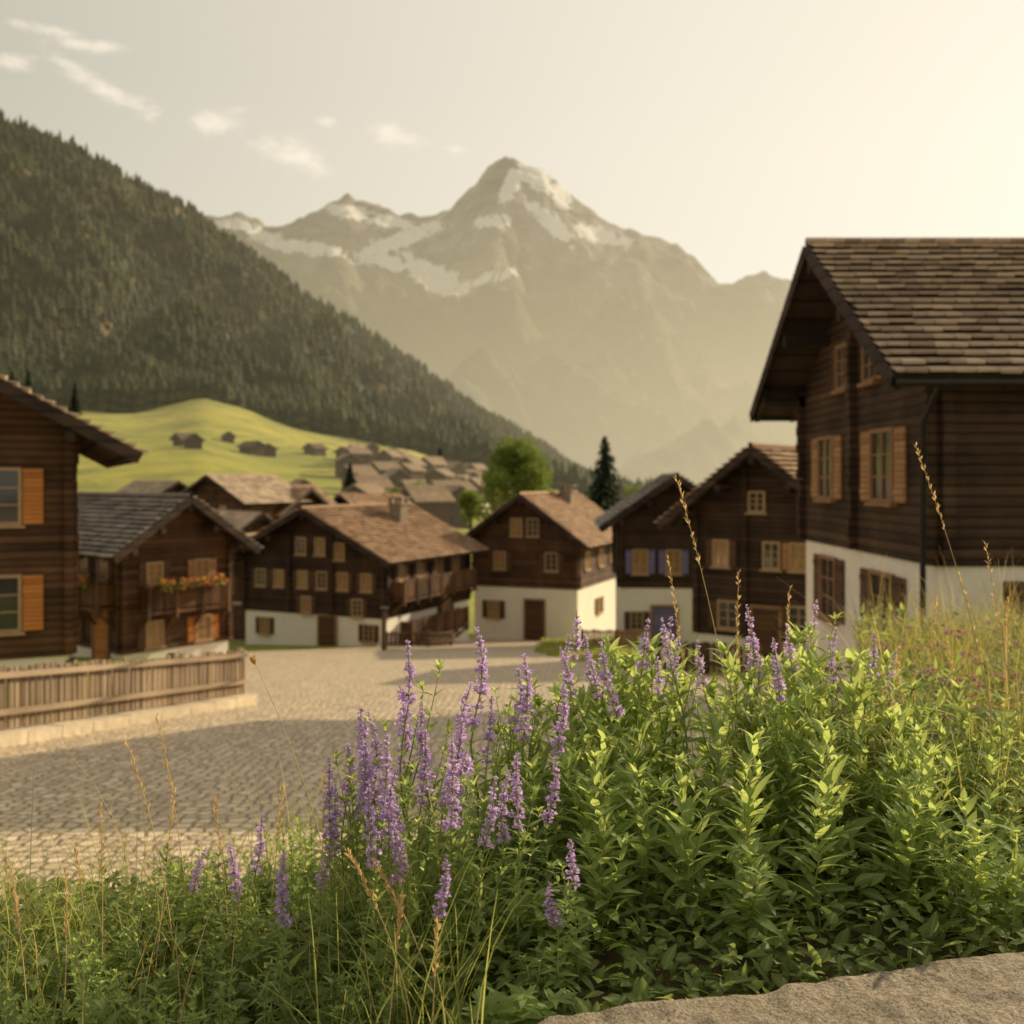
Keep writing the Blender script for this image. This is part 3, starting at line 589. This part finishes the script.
for (px_,Yd,w_) in [(180,135,7),(235,150,7),(322,140,7),(275,165,7),(350,160,7),(250,118,7),(210,175,7),(300,190,7)]:
    x=(px_-512)/1000*Yd; farhouse('village_house','small brown-roofed timber house at the meadow foot','house',x,Yd,w_,9,4.8,2.2,r.choice([-40,20,-20]),r.random()<.5,'distant village houses')
for (px_,Yd,w_,d_,h) in [(183,350,4.5,5,2.6),(193,318,4.5,5,2.6),(252,378,6.5,7,3.4),(266,384,6,6,3.0),(315,420,6,7,3),(52,430,5,6,3),(66,400,4,5,2.6),(228,430,4,5,2.6)]:
    x=(px_-512)/1000*Yd; farhouse('hay_hut','small dark wooden hut standing on the sunlit meadow','hut',x,Yd,w_,d_,h,1.7,r.choice([30,-30,50]),False,'wooden huts on the meadow')

# ---------------------------------------------------------------- fences, kerb, posts
def fence(name,label,pts,h,dz=0,mat=M_wood_grey,pl=.16,gap=.03,seed=0,group=None,rmat=None,extra=()):
    r=random.Random(seed); root=empty(name,(pts[0][0],pts[0][1],gz(*pts[0])+dz),0,label,'fence',group,.5); o0=root.location.copy()
    P=MB();Rl=MB()
    for (xa,ya),(xb,yb) in zip(pts[:-1],pts[1:]):
        A=Vector((xa,ya,gz(xa,ya)+dz))-o0;B=Vector((xb,yb,gz(xb,yb)+dz))-o0; L=(B-A).length; dr=(B-A).normalized(); sd=Vector((dr.y,-dr.x,0)).normalized()
        if sd.x<0: sd=-sd
        t=0
        while t<L:
            c_=A+dr*t; hh=h+.03+r.uniform(-.05,.03); a1=c_+dr*(pl-gap); ln=sd*r.uniform(-.012,.012)
            P.hexa([c_+Vector((0,0,.05)),a1+Vector((0,0,.05)),a1+Vector((0,0,.05))-sd*.025,c_+Vector((0,0,.05))-sd*.025,c_+ln+Vector((0,0,hh)),a1+ln+Vector((0,0,hh)),a1+ln+Vector((0,0,hh))-sd*.025,c_+ln+Vector((0,0,hh))-sd*.025]); t+=pl
        for zz,th_ in ((h-.06,.07),(h*.34,.07))+extra:
            off_=sd*.05; Rl.beam(A+off_+Vector((0,0,zz)),B+off_+Vector((0,0,zz)),.06,th_)
        n_=max(1,round(L/1.9))
        for i in range(n_+1):
            Q=MB(); c_=A+dr*(L*i/n_)-sd*.09; Q.box(-.06,.06,-.06,.06,-.3,h+.06); obj('post',Q.mesh('post',mat),parent=root,loc=c_)
    obj('planks',P.mesh('planks',mat),parent=root); obj('rail',Rl.mesh('rail',rmat or mat),parent=root)
fp=[(-7.5,9.2),(-6.75,11.6),(-6.05,13.9),(-5.4,16.1),(-4.85,18.1)]
fence('fence','weathered plank fence along the cobbled street',fp,.80,.14,seed=2,rmat=M_rail_pale,pl=.13,gap=.035)
mb=MB()
for (xa,ya),(xb,yb) in zip(fp[:-1],fp[1:]):
    za,zb=gz(xa,ya),gz(xb,yb); n_=max(1,int(math.hypot(xb-xa,yb-ya)/.6))
    for i in range(n_):
        t0,t1=i/n_,(i+1)/n_-.006; A=Vector((xa+(xb-xa)*t0,ya+(yb-ya)*t0,za+(zb-za)*t0));B=Vector((xa+(xb-xa)*t1,ya+(yb-ya)*t1,za+(zb-za)*t1))
        mb.beam(A+Vector((.08,0,-.01)),B+Vector((.08,0,-.01)),.36,.36+random.uniform(-.02,.02))
o=obj('stone_kerb',mb.mesh('stone_kerb',M_stonewall)); tag(o,'low pale stone kerb wall under the plank fence','wall')
fence('fence','low dark wooden fence by the timber chalet',[(3.6,27.5),(5.2,26.6),(6.2,25)],.8,0,M_shut_dk,.2,.08,3)
fence('fence','low wooden fence beside the white-based chalet',[(3.2,45),(4.6,43.2),(5.2,41)],.8,0,M_shut_tan,.2,.08,4)
fence('fence','low wooden fence at the foot of the broad chalet',[(-5.6,44.5),(-3.8,45.6),(-2.8,47.2)],.7,0,M_shut_dk,.2,.08,5)
mb=MB(); mb.tube([(0,0,-.2),(0,0,1.0),(0.01,0,1.75)],[.13,.11,.1],8); mb.box(-.16,.16,-.16,.16,1.75,1.82)
x,y=-5.4,42.2; o=obj('wooden_post',mb.mesh('wooden_post',M_bark),loc=(x,y,gz(x,y))); tag(o,'stout wooden post standing on the cobbled square','post')

# ---------------------------------------------------------------- trees
def conifer(name,label,x,y,h,seed,group=None,wf=.2):
    r=np.random.default_rng(seed); root=empty(name,(x,y,gz(x,y)),0,label,'tree',group,1.)
    t=MB(); t.tube([(0,0,-.5),(0,0,h*.5),(0,0,h*.97)],[h*.022,h*.013,.02],7); obj('trunk',t.mesh('trunk',M_bark,True),parent=root)
    O=[];D=[];L=[];W=[]
    for k in range(int(50)):
        f=k/50; z=h*(.08+.9*f); R=h*wf*(1-f)**.85+.15
        for j in range(int(20-9*f)):
            a=r.uniform(0,6.28); q=R*r.uniform(.6,1.15)
            for s in range(7):
                fr=s/7; O.append((math.cos(a)*q*fr,math.sin(a)*q*fr,z-q*.28*fr+r.uniform(-.1,.1))); aa=a+r.uniform(-.9,.9); D.append((math.cos(aa),math.sin(aa),r.uniform(-.6,.1))); L.append(q*.34+.15); W.append(.22+.06*h/9)
    O=np.array(O);D=np.array(D);V,F,R_=leaves(O,D,np.tile([0,0,1.],(len(O),1))+r.normal(size=(len(O),3))*.3,np.array(L),np.array(W),rows=2)
    obj('crown',leafmesh('crown',V,F,R_,M_needle),parent=root)
def broadleaf(name,label,x,y,h,rad,seed,group=None,n=9000,ls=.34):
    r=np.random.default_rng(seed); root=empty(name,(x,y,gz(x,y)),0,label,'tree',group,1.); t=MB()
    t.tube([(0,0,-.5),(.1,0,h*.3),(.05,.1,h*.55),(0,0,h*.85)],[.3,.22,.14,.04],8); cl=[]
    for k in range(30):
        a=r.uniform(0,6.28); e=r.uniform(-.6,1.4); q=rad*r.uniform(.4,.9); c_=np.array([math.cos(a)*math.cos(e)*q,math.sin(a)*math.cos(e)*q,h*.6+math.sin(e)*q*1.25]); cl.append(c_)
        z0=h*r.uniform(.28,.6); t.tube([(0,0,z0),tuple(c_*.5+np.array([0,0,z0*.5])),tuple(c_)],[.11,.06,.02],5)
    obj('trunk',t.mesh('trunk',M_bark,True),parent=root)
    cl=np.array(cl); ci=r.integers(0,len(cl),n); v=r.normal(size=(n,3)); v/=np.linalg.norm(v,axis=1,keepdims=True); rr=rad*.32*r.uniform(.3,1.1,n)**.5
    O=cl[ci]+v*rr[:,None]*np.array([1,1,.8]); V,F,R_=leaves(O,v+r.normal(size=(n,3))*.7,r.normal(size=(n,3)),np.full(n,ls),np.full(n,ls*.7),rows=2)
    obj('crown',leafmesh('crown',V,F,R_,M_treeleaf),parent=root)
broadleaf('broadleaf_tree','round bright green leafy tree among the houses',.45,118,16.6,4.9,1,n=13000)
conifer('spruce_tree','dark pointed spruce behind the village roofs',11.9,128,17.2,3,wf=.24)
for i,(px_,Yd,h) in enumerate([(350,210,11),(440,420,14),(28,500,22),(75,520,18),(12,480,22)]):
    x=(px_-512)/1000*Yd; conifer('spruce_tree','dark spruce at the edge of the meadow' ,x,Yd,h,40+i,'spruces around the meadow')
for i,(px_,Yd,h,rd) in enumerate([(395,190,6,2.6),(470,180,7,2.8),(300,200,6,2.5),(418,230,6,3),(560,170,9,3.6),(640,190,10,4),(585,150,8,3)]):
    x=(px_-512)/1000*Yd; broadleaf('broadleaf_tree','small green tree between village houses',x,Yd,h,rd,60+i,'small trees in the village',1800,.5)

# ---------------------------------------------------------------- rock ledge
def rock():
    nx,ny=200,80; V=[];
    for j in range(ny):
        for i in range(nx):
            x=-.1+1.75*i/(nx-1); ye=1.58+.27*min(1,max(0,x))+.012*mn.noise(Vector((x*11,0,0)))+.015*mn.noise(Vector((x*4,5,0)))
            t=j/(ny-1); y=1.1+(ye-1.1)*min(1,t/.86); z=-.862+.006*fbm(x*4,y*4,1)+.006*fbm(x*18,y*18,1)
            if t>.86:
                q=(t-.86)/.14; y=ye+.02*math.sin(q*1.5); z-=.16*q**1.6
            l=max(0,.06-x)/.16; z-=.25*min(1,l)**1.5
            V.append((x,y,z))
    I=np.arange(ny-1)[:,None]*nx+np.arange(nx-1)[None]; F=np.stack([I,I+1,I+1+nx,I+nx],-1).reshape(-1,4)
    o=obj('stone_slab',np_mesh('stone_slab',np.array(V),F,True),M_rock); tag(o,'rough granite slab beneath the flowering herbs','stone')
rock()

# ---------------------------------------------------------------- plants
def stem_curve(h,lean,r,n=10):
    a=r.uniform(0,6.28); k=lean*h; wob=r.uniform(-.012,.012)
    return [Vector((math.cos(a)*k*(i/n)**2+wob*math.sin(i*1.3),math.sin(a)*k*(i/n)**2,h*i/n)) for i in range(n+1)]
def at(pts,t):
    t=max(0,min(.9999,t))*(len(pts)-1); i=int(t); return pts[i].lerp(pts[i+1],t-i)
def make_plant(seed,h,flower,leafL,side=True,spike=.36,dens=1.,leafmat=M_leaf,step=.034,wr=(.30,.42),taper=.62,nside=(2,3),rr0=.0170,el0=.2,cu=(.15,.6)):
    r=random.Random(seed); nr=np.random.default_rng(seed); stems=[stem_curve(h,r.uniform(.02,.12),r)]
    if side:
        for k in range(r.randint(*nside)):
            z=r.uniform(.2,.55); base=at(stems[0],z); a=r.uniform(0,6.28); hh=h*(1-z)*r.uniform(.6,.9); out=r.uniform(.2,.38)*hh
            stems.append([base+Vector((math.cos(a)*out*(i/6)**.8,math.sin(a)*out*(i/6)**.8,hh*i/6)) for i in range(7)])
    mb=MB(); O=[];D=[];Nn=[];L=[];W=[];Cu=[]
    FO=[];FD=[];FL=[];CO=[];CD=[];CL=[]
    for si,st in enumerate(stems):
        hs=(st[-1]-st[0]).length; main=si==0
        mb.tube(st,[.0034*(1-.72*i/(len(st)-1))*(1 if main else .6) for i in range(len(st))],6)
        fl_here=flower and (main or flower>1)
        ltop=1-spike if fl_here else 1.0
        nn=max(4,int(hs/step)); ph=r.uniform(0,3)
        for k in range(nn):
            t=(.04 if main else .12)+(ltop-.04)*k/nn; p_=at(st,t); 
            size=leafL*(1.0-taper*(t/ltop))*(1 if main else .75)*r.uniform(.75,1.15)
            if t<.12 and main: size*=.75
            for s in range(2):
                a=ph+k*math.pi/2+s*math.pi+r.uniform(-.35,.35); el=el0+.75*(t/ltop)+r.uniform(-.25,.2)
                d_=Vector((math.cos(a)*math.cos(el),math.sin(a)*math.cos(el),math.sin(el)))
                O.append(p_);D.append(d_);Nn.append(Vector((-math.cos(a)*math.sin(el),-math.sin(a)*math.sin(el),math.cos(el)))+Vector((r.uniform(-.3,.3),r.uniform(-.3,.3),0)))
                L.append(size);W.append(size*r.uniform(*wr));Cu.append(r.uniform(*cu))
                if r.random()<.6*dens:
                    for q in range(2):
                        a2=a+r.uniform(-.7,.7); e2=el+r.uniform(.1,.6); O.append(p_+d_*.004);D.append(Vector((math.cos(a2)*math.cos(e2),math.sin(a2)*math.cos(e2),math.sin(e2))));Nn.append(Vector((-math.cos(a2),-math.sin(a2),.6)));L.append(size*r.uniform(.35,.6));W.append(L[-1]*.34);Cu.append(r.uniform(0,.4))
        if not fl_here:
            for q in range(8):
                a=r.uniform(0,6.28); e=r.uniform(.6,1.35); O.append(st[-1]);D.append(Vector((math.cos(a)*math.cos(e),math.sin(a)*math.cos(e),math.sin(e))));Nn.append(Vector((-math.cos(a)*math.sin(e),-math.sin(a)*math.sin(e),math.cos(e))));L.append(leafL*r.uniform(.22,.40));W.append(L[-1]*.28);Cu.append(r.uniform(.1,.5))
        else:
            ls=hs*spike; nw=max(6,int(ls/.0118))
            for k in range(nw):
                f=k/(nw-1); t=(1-spike)+spike*f; p_=at(st,t); rr=rr0*(1-.55*f**1.8)*(.85+.22*math.sin(k*1.9+seed)); cnt=int(14*(1-.3*f))
                if f<.3 and k%2: cnt=3
                for q in range(cnt):
                    a=r.uniform(0,6.28); e=.25+.6*f+r.uniform(-.35,.35); d_=Vector((math.cos(a)*math.cos(e),math.sin(a)*math.cos(e),math.sin(e))); p2=p_+Vector((0,0,r.uniform(-.004,.004)))
                    CO.append(p2);CD.append(d_);CL.append(rr*.65)
                    if r.random()<.88:
                        for q2 in range(2):
                            FO.append(p2+d_*rr*.5);FD.append(d_+Vector((r.uniform(-.6,.6),r.uniform(-.6,.6),r.uniform(-.7,.4))));FL.append(rr*r.uniform(.55,.9))
    stm=mb.mesh('plant_stem',M_stem,True)
    V,F,R_=leaves(np.array(O),np.array(D),np.array(Nn),np.array(L),np.array(W),np.array(Cu),rows=6); lm=leafmesh('plant_leaves',V,F,R_,leafmat); fm=cm=None
    if FO:
        n=len(FO); V,F,R_=leaves(np.array(FO),np.array(FD),nr.normal(size=(n,3)),np.array(FL),np.array(FL)*.75,rows=2,fold=.5); fm=leafmesh('plant_flowers',V,F,R_,M_purple)
        n=len(CO); V,F,R_=leaves(np.array(CO),np.array(CD),nr.normal(size=(n,3)),np.array(CL),np.array(CL)*.5,rows=2,fold=.6); cm=leafmesh('plant_calyx',V,F,R_,M_calyx)
    return stm,lm,fm,cm,h
def put(kind,name,label,cat,group,x,y,ztop,rz,tilt=(0,0),zb=None):
    zb=gz(x,y)-.01 if zb is None else zb; s=(ztop-zb)/kind[4]
    root=empty(name,(x,y,zb),rz,label,cat,group,.05); root.rotation_euler=(tilt[0],tilt[1],rz)
    wd=min(max(s,.75),1.15)
    root.scale=(wd,wd,s)
    obj('stem',kind[0],parent=root); obj('leaves',kind[1],parent=root)
    if kind[2]: obj('flower_spike',kind[2],parent=root); obj('calyx',kind[3],parent=root)
KF=[make_plant(100+i,.55,1,.08,side=i%2==0,spike=.29+.03*(i%3),rr0=.0180+.001*(i%3),wr=(.22,.32)) for i in range(8)]
KS=[make_plant(140+i,.55,1,.09,side=i%2==0,spike=.18+.03*(i%3),rr0=.0145,wr=(.22,.30)) for i in range(5)]
KL=[make_plant(200+i,.50,0,.18,dens=.3,step=.045,wr=(.19,.27),taper=.58,el0=.45,cu=(.05,.4),nside=(1,3)) for i in range(8)]
KD=[make_plant(300+i,.30,0,.08,dens=.8,leafmat=M_leafd,wr=(.34,.5)) for i in range(4)]
KG=[make_plant(320+i,.30,0,.075,dens=.6,leafmat=M_leaf,step=.03,wr=(.32,.45)) for i in range(3)]
KT=[make_plant(340+i,.40,0,.06,dens=.1,leafmat=M_leaf,step=.035,wr=(.14,.2),taper=.5) for i in range(3)]
rp=random.Random(11)
SX=[0,60,130,200,260,330,400,470,520,560,600,650,700,760,830,880,930,980,1060]
SY=[920,882,855,838,822,812,788,750,712,685,665,652,662,650,650,668,690,705,715]
FL_=[(402,646,2.25),(472,627,2.35),(360,728,2.1),(340,770,2.05),(374,760,2.0),(393,716,2.15),(388,742,2.0),(430,705,2.15),(415,735,2.1),(448,688,2.2),(458,735,2.0),(468,775,1.9),(510,753,1.95),(537,757,2.1),(420,808,1.85),(440,858,1.8),(585,836,1.85),(556,890,1.8),(285,853,1.95),(255,808,2.2),(235,835,2.2),(528,656,2.4),(516,670,2.5),(550,676,2.3),(347,745,2.2),(380,715,2.3),(408,690,2.3),(326,795,2.1),(440,745,2.1),(425,725,2.2),(355,755,2.2),(384,785,1.9),(482,700,2.3),(497,775,2.0),(400,800,1.9),(635,645,2.4),(180,850,2.4),(310,820,2.1)]
FS_=[(553,612,2.6),(572,640,2.6),(630,616,2.6),(618,650,2.5),(604,636,2.7),(700,618,2.6),(680,622,2.7),(719,644,2.5),(775,604,2.5),(800,604,2.8),(742,636,2.7),(865,636,2.7),(812,626,2.6),(885,652,2.8),(660,636,2.7),(650,650,2.5),(758,646,2.6),(840,646,2.7),(590,648,2.5),(790,640,2.4),(830,632,2.8)]
for i,(px_,py_,Yd) in enumerate(FL_+FS_):
    x=(px_-512)/1000*Yd; z=-(py_-480)/1000*Yd; K=KF[i%8] if i<len(FL_) else KS[i%5]
    put(K,'salvia_plant','purple salvia with a tall flower spike in the herb bank','flower','purple salvias in the herb bank',x+rp.uniform(-.015,.015),Yd,z,rp.uniform(0,6.28),(rp.uniform(-.05,.05),rp.uniform(-.06,.06)))
n=0
for k in range(4000):
    if n>=96: break
    px_=rp.uniform(500,1010); Yd=rp.uniform(1.97,3.0)
    x=(px_-512)/1000*Yd
    if Yd<1.84+.30*max(0,min(1,x)): continue
    f=min(1,(Yd-1.9)/.7); s=float(np.interp(px_,SX,SY)); py_=s*f+(1-f)*(815 if px_>560 else 860)+rp.uniform(-12,70)
    z=-(py_-480)/1000*Yd
    if z-gz(x,Yd)<.1: continue
    put(KL[n%len(KL)],'leafy_herb','leafy green herb with lance-shaped leaves','plant','leafy herbs in the bank',x,Yd,z,rp.uniform(0,6.28),(rp.uniform(-.10,.10),rp.uniform(-.10,.10))); n+=1
n=0
for k in range(4000):
    if n>=190: break
    px_=rp.uniform(-40,540) if k%4 else rp.uniform(900,1060); Yd=rp.uniform(1.72,3.0) if px_<600 else rp.uniform(2,3.6); x=(px_-512)/1000*Yd
    tall=(n%7==0)
    s=float(np.interp(px_,SX,SY))-(rp.uniform(10,60) if tall and px_<600 else 0); f=min(1,(Yd-1.7)/.8); py_=s*f+(1-f)*(985 if px_<540 else 880)+rp.uniform(0,60); z=-(py_-480)/1000*Yd
    if z-gz(x,Yd)<.06 or (px_>540 and Yd<2.0): continue
    kk=KT[n%3] if tall else KD[n%4] if n%3==0 else (KG[n%3-1] if px_<330 else KL[n%8] if n%2 else KG[n%3])
    put(kk,'leafy_herb','low green herb with small leaves','plant','leafy herbs in the bank',x,Yd,z,rp.uniform(0,6.28),(rp.uniform(-.15,.15),rp.uniform(-.15,.15))); n+=1
N=16000; px_=rng.uniform(-60,1100,N); Yd=rng.uniform(1.62,3.6,N); X_=(px_-512)/1000*Yd
ok=~((X_>.0)&(Yd<1.62+.27*np.clip(X_,0,1))); X_=X_[ok];Yd=Yd[ok];px_=px_[ok]; N=len(X_)
H=rng.uniform(0,.17,N)*np.where(px_<330,.95,.8)*np.clip((Yd-1.6)/.5,.3,1); Zb=G(X_,Yd)
V,F,R_=leaves(np.stack([X_,Yd,Zb+H],-1),np.stack([rng.normal(size=N),rng.normal(size=N),rng.uniform(-.3,.9,N)],-1),np.stack([rng.normal(size=N)*.4,rng.normal(size=N)*.4,np.ones(N)],-1),rng.uniform(.02,.06,N),rng.uniform(.010,.026,N),rng.uniform(0,.5,N),rows=4)
o=obj('undergrowth',leafmesh('undergrowth',V,F,R_,M_leafd)); tag(o,'dense low green undergrowth between the herbs','plants',kind='stuff')
def blades(X_,Yd,H,wd,bend,rows=5):
    N=len(X_); a=rng.uniform(0,6.28,N); Z=G(X_,Yd)-.01; V=np.zeros((N,rows+1,2,3)); sx=-np.sin(a+rng.uniform(-.5,.5,N)); sy=np.cos(a)
    for i in range(rows+1):
        t=i/rows; b_=bend*H*t**2; w_=wd*(1-t**1.6)*.5+.0002
        cx=X_+np.cos(a)*b_; cy=Yd+np.sin(a)*b_; cz=Z+H*(t-.25*bend*t**2)
        V[:,i,0]=np.stack([cx-sx*w_,cy-sy*w_,cz],-1); V[:,i,1]=np.stack([cx+sx*w_,cy+sy*w_,cz],-1)
    q=np.array([(i*2,i*2+1,i*2+3,i*2+2) for i in range(rows)]); F=(q[None]+np.arange(N)[:,None,None]*(rows+1)*2).reshape(-1,4)
    return V.reshape(-1,3),F,np.zeros(N*(rows+1)*2)
def grassfield(name,label,N,pxa,pxb,ya,yb,ha,hb_,mat,wd=.0035,thr=-.15):
    px_=rng.uniform(pxa,pxb,N); Yd=rng.uniform(ya,yb,N); X_=(px_-512)/1000*Yd
    ok=~((X_>.0)&(Yd<1.66+.27*np.clip(X_,0,1)))
    cl=np.array([mn.noise(Vector((a_*3,b_*3,1))) for a_,b_ in zip(X_,Yd)]); ok&=(cl+rng.uniform(-.4,.4,N)>thr)
    hf=np.array([.55+1.1*max(0,.5+mn.noise(Vector((a_*4,b_*4,8)))) for a_,b_ in zip(X_,Yd)])[ok]
    X_=X_[ok];Yd=Yd[ok];N=len(X_); H=(ha+(hb_-ha)*rng.uniform(0,1,N)**1.6)*hf
    V,F,R_=blades(X_,Yd,H,rng.uniform(.5,1.2,N)*wd,rng.uniform(.1,.9,N)); o=obj(name,leafmesh(name,V,F,R_,mat)); tag(o,label,'grass',kind='stuff')
grassfield('grass','green grass blades growing along the bank',5500,-80,480,1.6,3.6,.07,.36,M_grass,thr=0.)
grassfield('grass','tall mixed grass on the sunlit bank',15000,860,1250,2.4,6.5,.12,.42,M_grass2,.005)
grassfield('dry_grass','straw-coloured dry grass on the bank',260,-80,420,1.7,3.4,.15,.42,M_dry,.0028)
grassfield('dry_grass','straw-coloured dry grass on the bank',1300,860,1250,2.5,6.5,.2,.55,M_dry,.0030)
N=9000; px_=rng.uniform(860,1200,N);Yd=rng.uniform(2.6,6.2,N);X_=(px_-512)/1000*Yd; cl=np.array([mn.noise(Vector((a_*2.2,b_*2.2,4))) for a_,b_ in zip(X_,Yd)]); Hh=rng.uniform(.02,.34,N)*(.6+cl); ok=Hh>.02; X_=X_[ok];Yd=Yd[ok];Hh=Hh[ok];N=len(X_)
V,F,R_=leaves(np.stack([X_,Yd,G(X_,Yd)+Hh],-1),np.stack([rng.normal(size=N),rng.normal(size=N),rng.uniform(-.2,1.2,N)],-1),np.stack([rng.normal(size=N)*.4,rng.normal(size=N)*.4,np.ones(N)],-1),rng.uniform(.03,.08,N),rng.uniform(.012,.024,N),rng.uniform(0,.5,N),rows=4)
o=obj('weeds',leafmesh('weeds',V,F,R_,M_leafd)); tag(o,'leafy green weeds covering the bank beside the chalet','plants',kind='stuff')
N=9000; X_=rng.uniform(.6,5,N);Yd=rng.uniform(28,52,N); ok=np.array([not inpoly(a_,b_) for a_,b_ in zip(X_,Yd)]); X_=X_[ok];Yd=Yd[ok];N=len(X_)
V,F,R_=blades(X_,Yd,rng.uniform(.1,.4,N),np.full(N,.05),rng.uniform(.1,.6,N),2); o=obj('lawn_grass',leafmesh('lawn_grass',V,F,R_,M_grass)); tag(o,'bright green grass verge beside the houses','grass',kind='stuff')
N=90; px_=rng.uniform(870,1060,N);Yd=rng.uniform(2.6,4.4,N);X_=(px_-512)/1000*Yd; c_=np.stack([X_,Yd,G(X_,Yd)+rng.uniform(.2,.44,N)],-1); c_=np.repeat(c_,9,0); n_=len(c_)
V,F,R_=leaves(c_,rng.normal(size=(n_,3)),rng.normal(size=(n_,3)),np.full(n_,.016),np.full(n_,.009),rows=2); o=obj('pink_blossoms',leafmesh('pink_blossoms',V,F,R_,M_pink)); tag(o,'tiny pink blossoms scattered through the grass bank','flowers',kind='stuff')

def stalk(bx,by_,tx,ty_,Yd,bow=.1,head=.22,mat=M_drystem,r0=.0017,seed=0,dense=1):
    r=random.Random(seed); X0=(bx-512)/1000*Yd; z0=gz(X0,Yd)
    X1=(tx-512)/1000*Yd; z1=-(ty_-480)/1000*Yd; pts=[]; n=16
    for i in range(n+1):
        t=i/n; pts.append(Vector((( X1-X0)*(t**(1+bow*6)),.03*math.sin(t*2),(z1-z0)*t)))
    root=empty('grass_stalk',(X0,Yd,z0),0,'tall thin straw-coloured grass stalk with seed head','grass stalk','tall grass stalks',.05)
    mb=MB(); mb.tube(pts,[r0*(1-.6*i/n) for i in range(n+1)],5); obj('stem',mb.mesh('stem',mat,True),parent=root)
    O=[];D=[];L=[]
    for k in range(int(46*dense)):
        t=1-head*(k/46/dense)*r.uniform(.9,1.1); p_=at(pts,t); a=r.uniform(0,6.28); O.append(p_+Vector((math.cos(a),math.sin(a),0))*.001)
        dr=(at(pts,min(1,t+.02))-at(pts,t-.03)).normalized(); D.append(dr*1.3+Vector((math.cos(a),math.sin(a),0))*.6); L.append(r.uniform(.010,.018))
    n_=len(O); V,F,R_=leaves(np.array(O),np.array(D),np.random.default_rng(seed).normal(size=(n_,3)),np.array(L),np.array(L)*.28,rows=2); obj('seed_head',leafmesh('seed_head',V,F,R_,M_dry),parent=root)
ST=[(745,700,678,478,2.5,.12,.25),(1005,760,920,446,2.6,.14,.22),(735,690,741,573,2.7,.02,.35),(1030,760,990,544,2.8,.05,.3),(338,880,250,662,2.3,.1,.0001),(175,900,123,748,2.3,.1,.3),(190,880,152,718,2.4,.08,.3),(100,930,95,812,2.2,.02,.35),(28,1000,2,872,2.0,.05,.35),(415,1020,345,858,1.75,.1,.3),(440,1010,372,868,1.8,.08,.3),(150,960,170,790,2.2,.03,.3),(318,900,322,780,2.2,.03,.3),(895,800,858,690,2.6,.05,.3),(700,690,670,560,2.7,.08,.3),(790,700,792,590,2.8,.0,.4),(1010,800,965,575,2.9,.05,.3),(930,780,940,600,3.0,.02,.3),(430,1020,437,930,1.7,.03,.4),(60,1000,60,880,2.0,.04,.35),(385,1000,400,905,1.72,.03,.3),(230,930,210,800,2.3,.05,.3),(85,930,70,850,2.4,.05,.3),(265,920,280,790,2.3,.05,.3),(1015,760,1012,600,3.2,.05,.3),(975,760,950,640,3.1,.05,.3),(905,760,902,650,3.1,.05,.3)]
for i,s in enumerate(ST): stalk(*s[:5],bow=s[5],head=max(s[6],.02),seed=i)
print('done',len(bpy.data.objects))
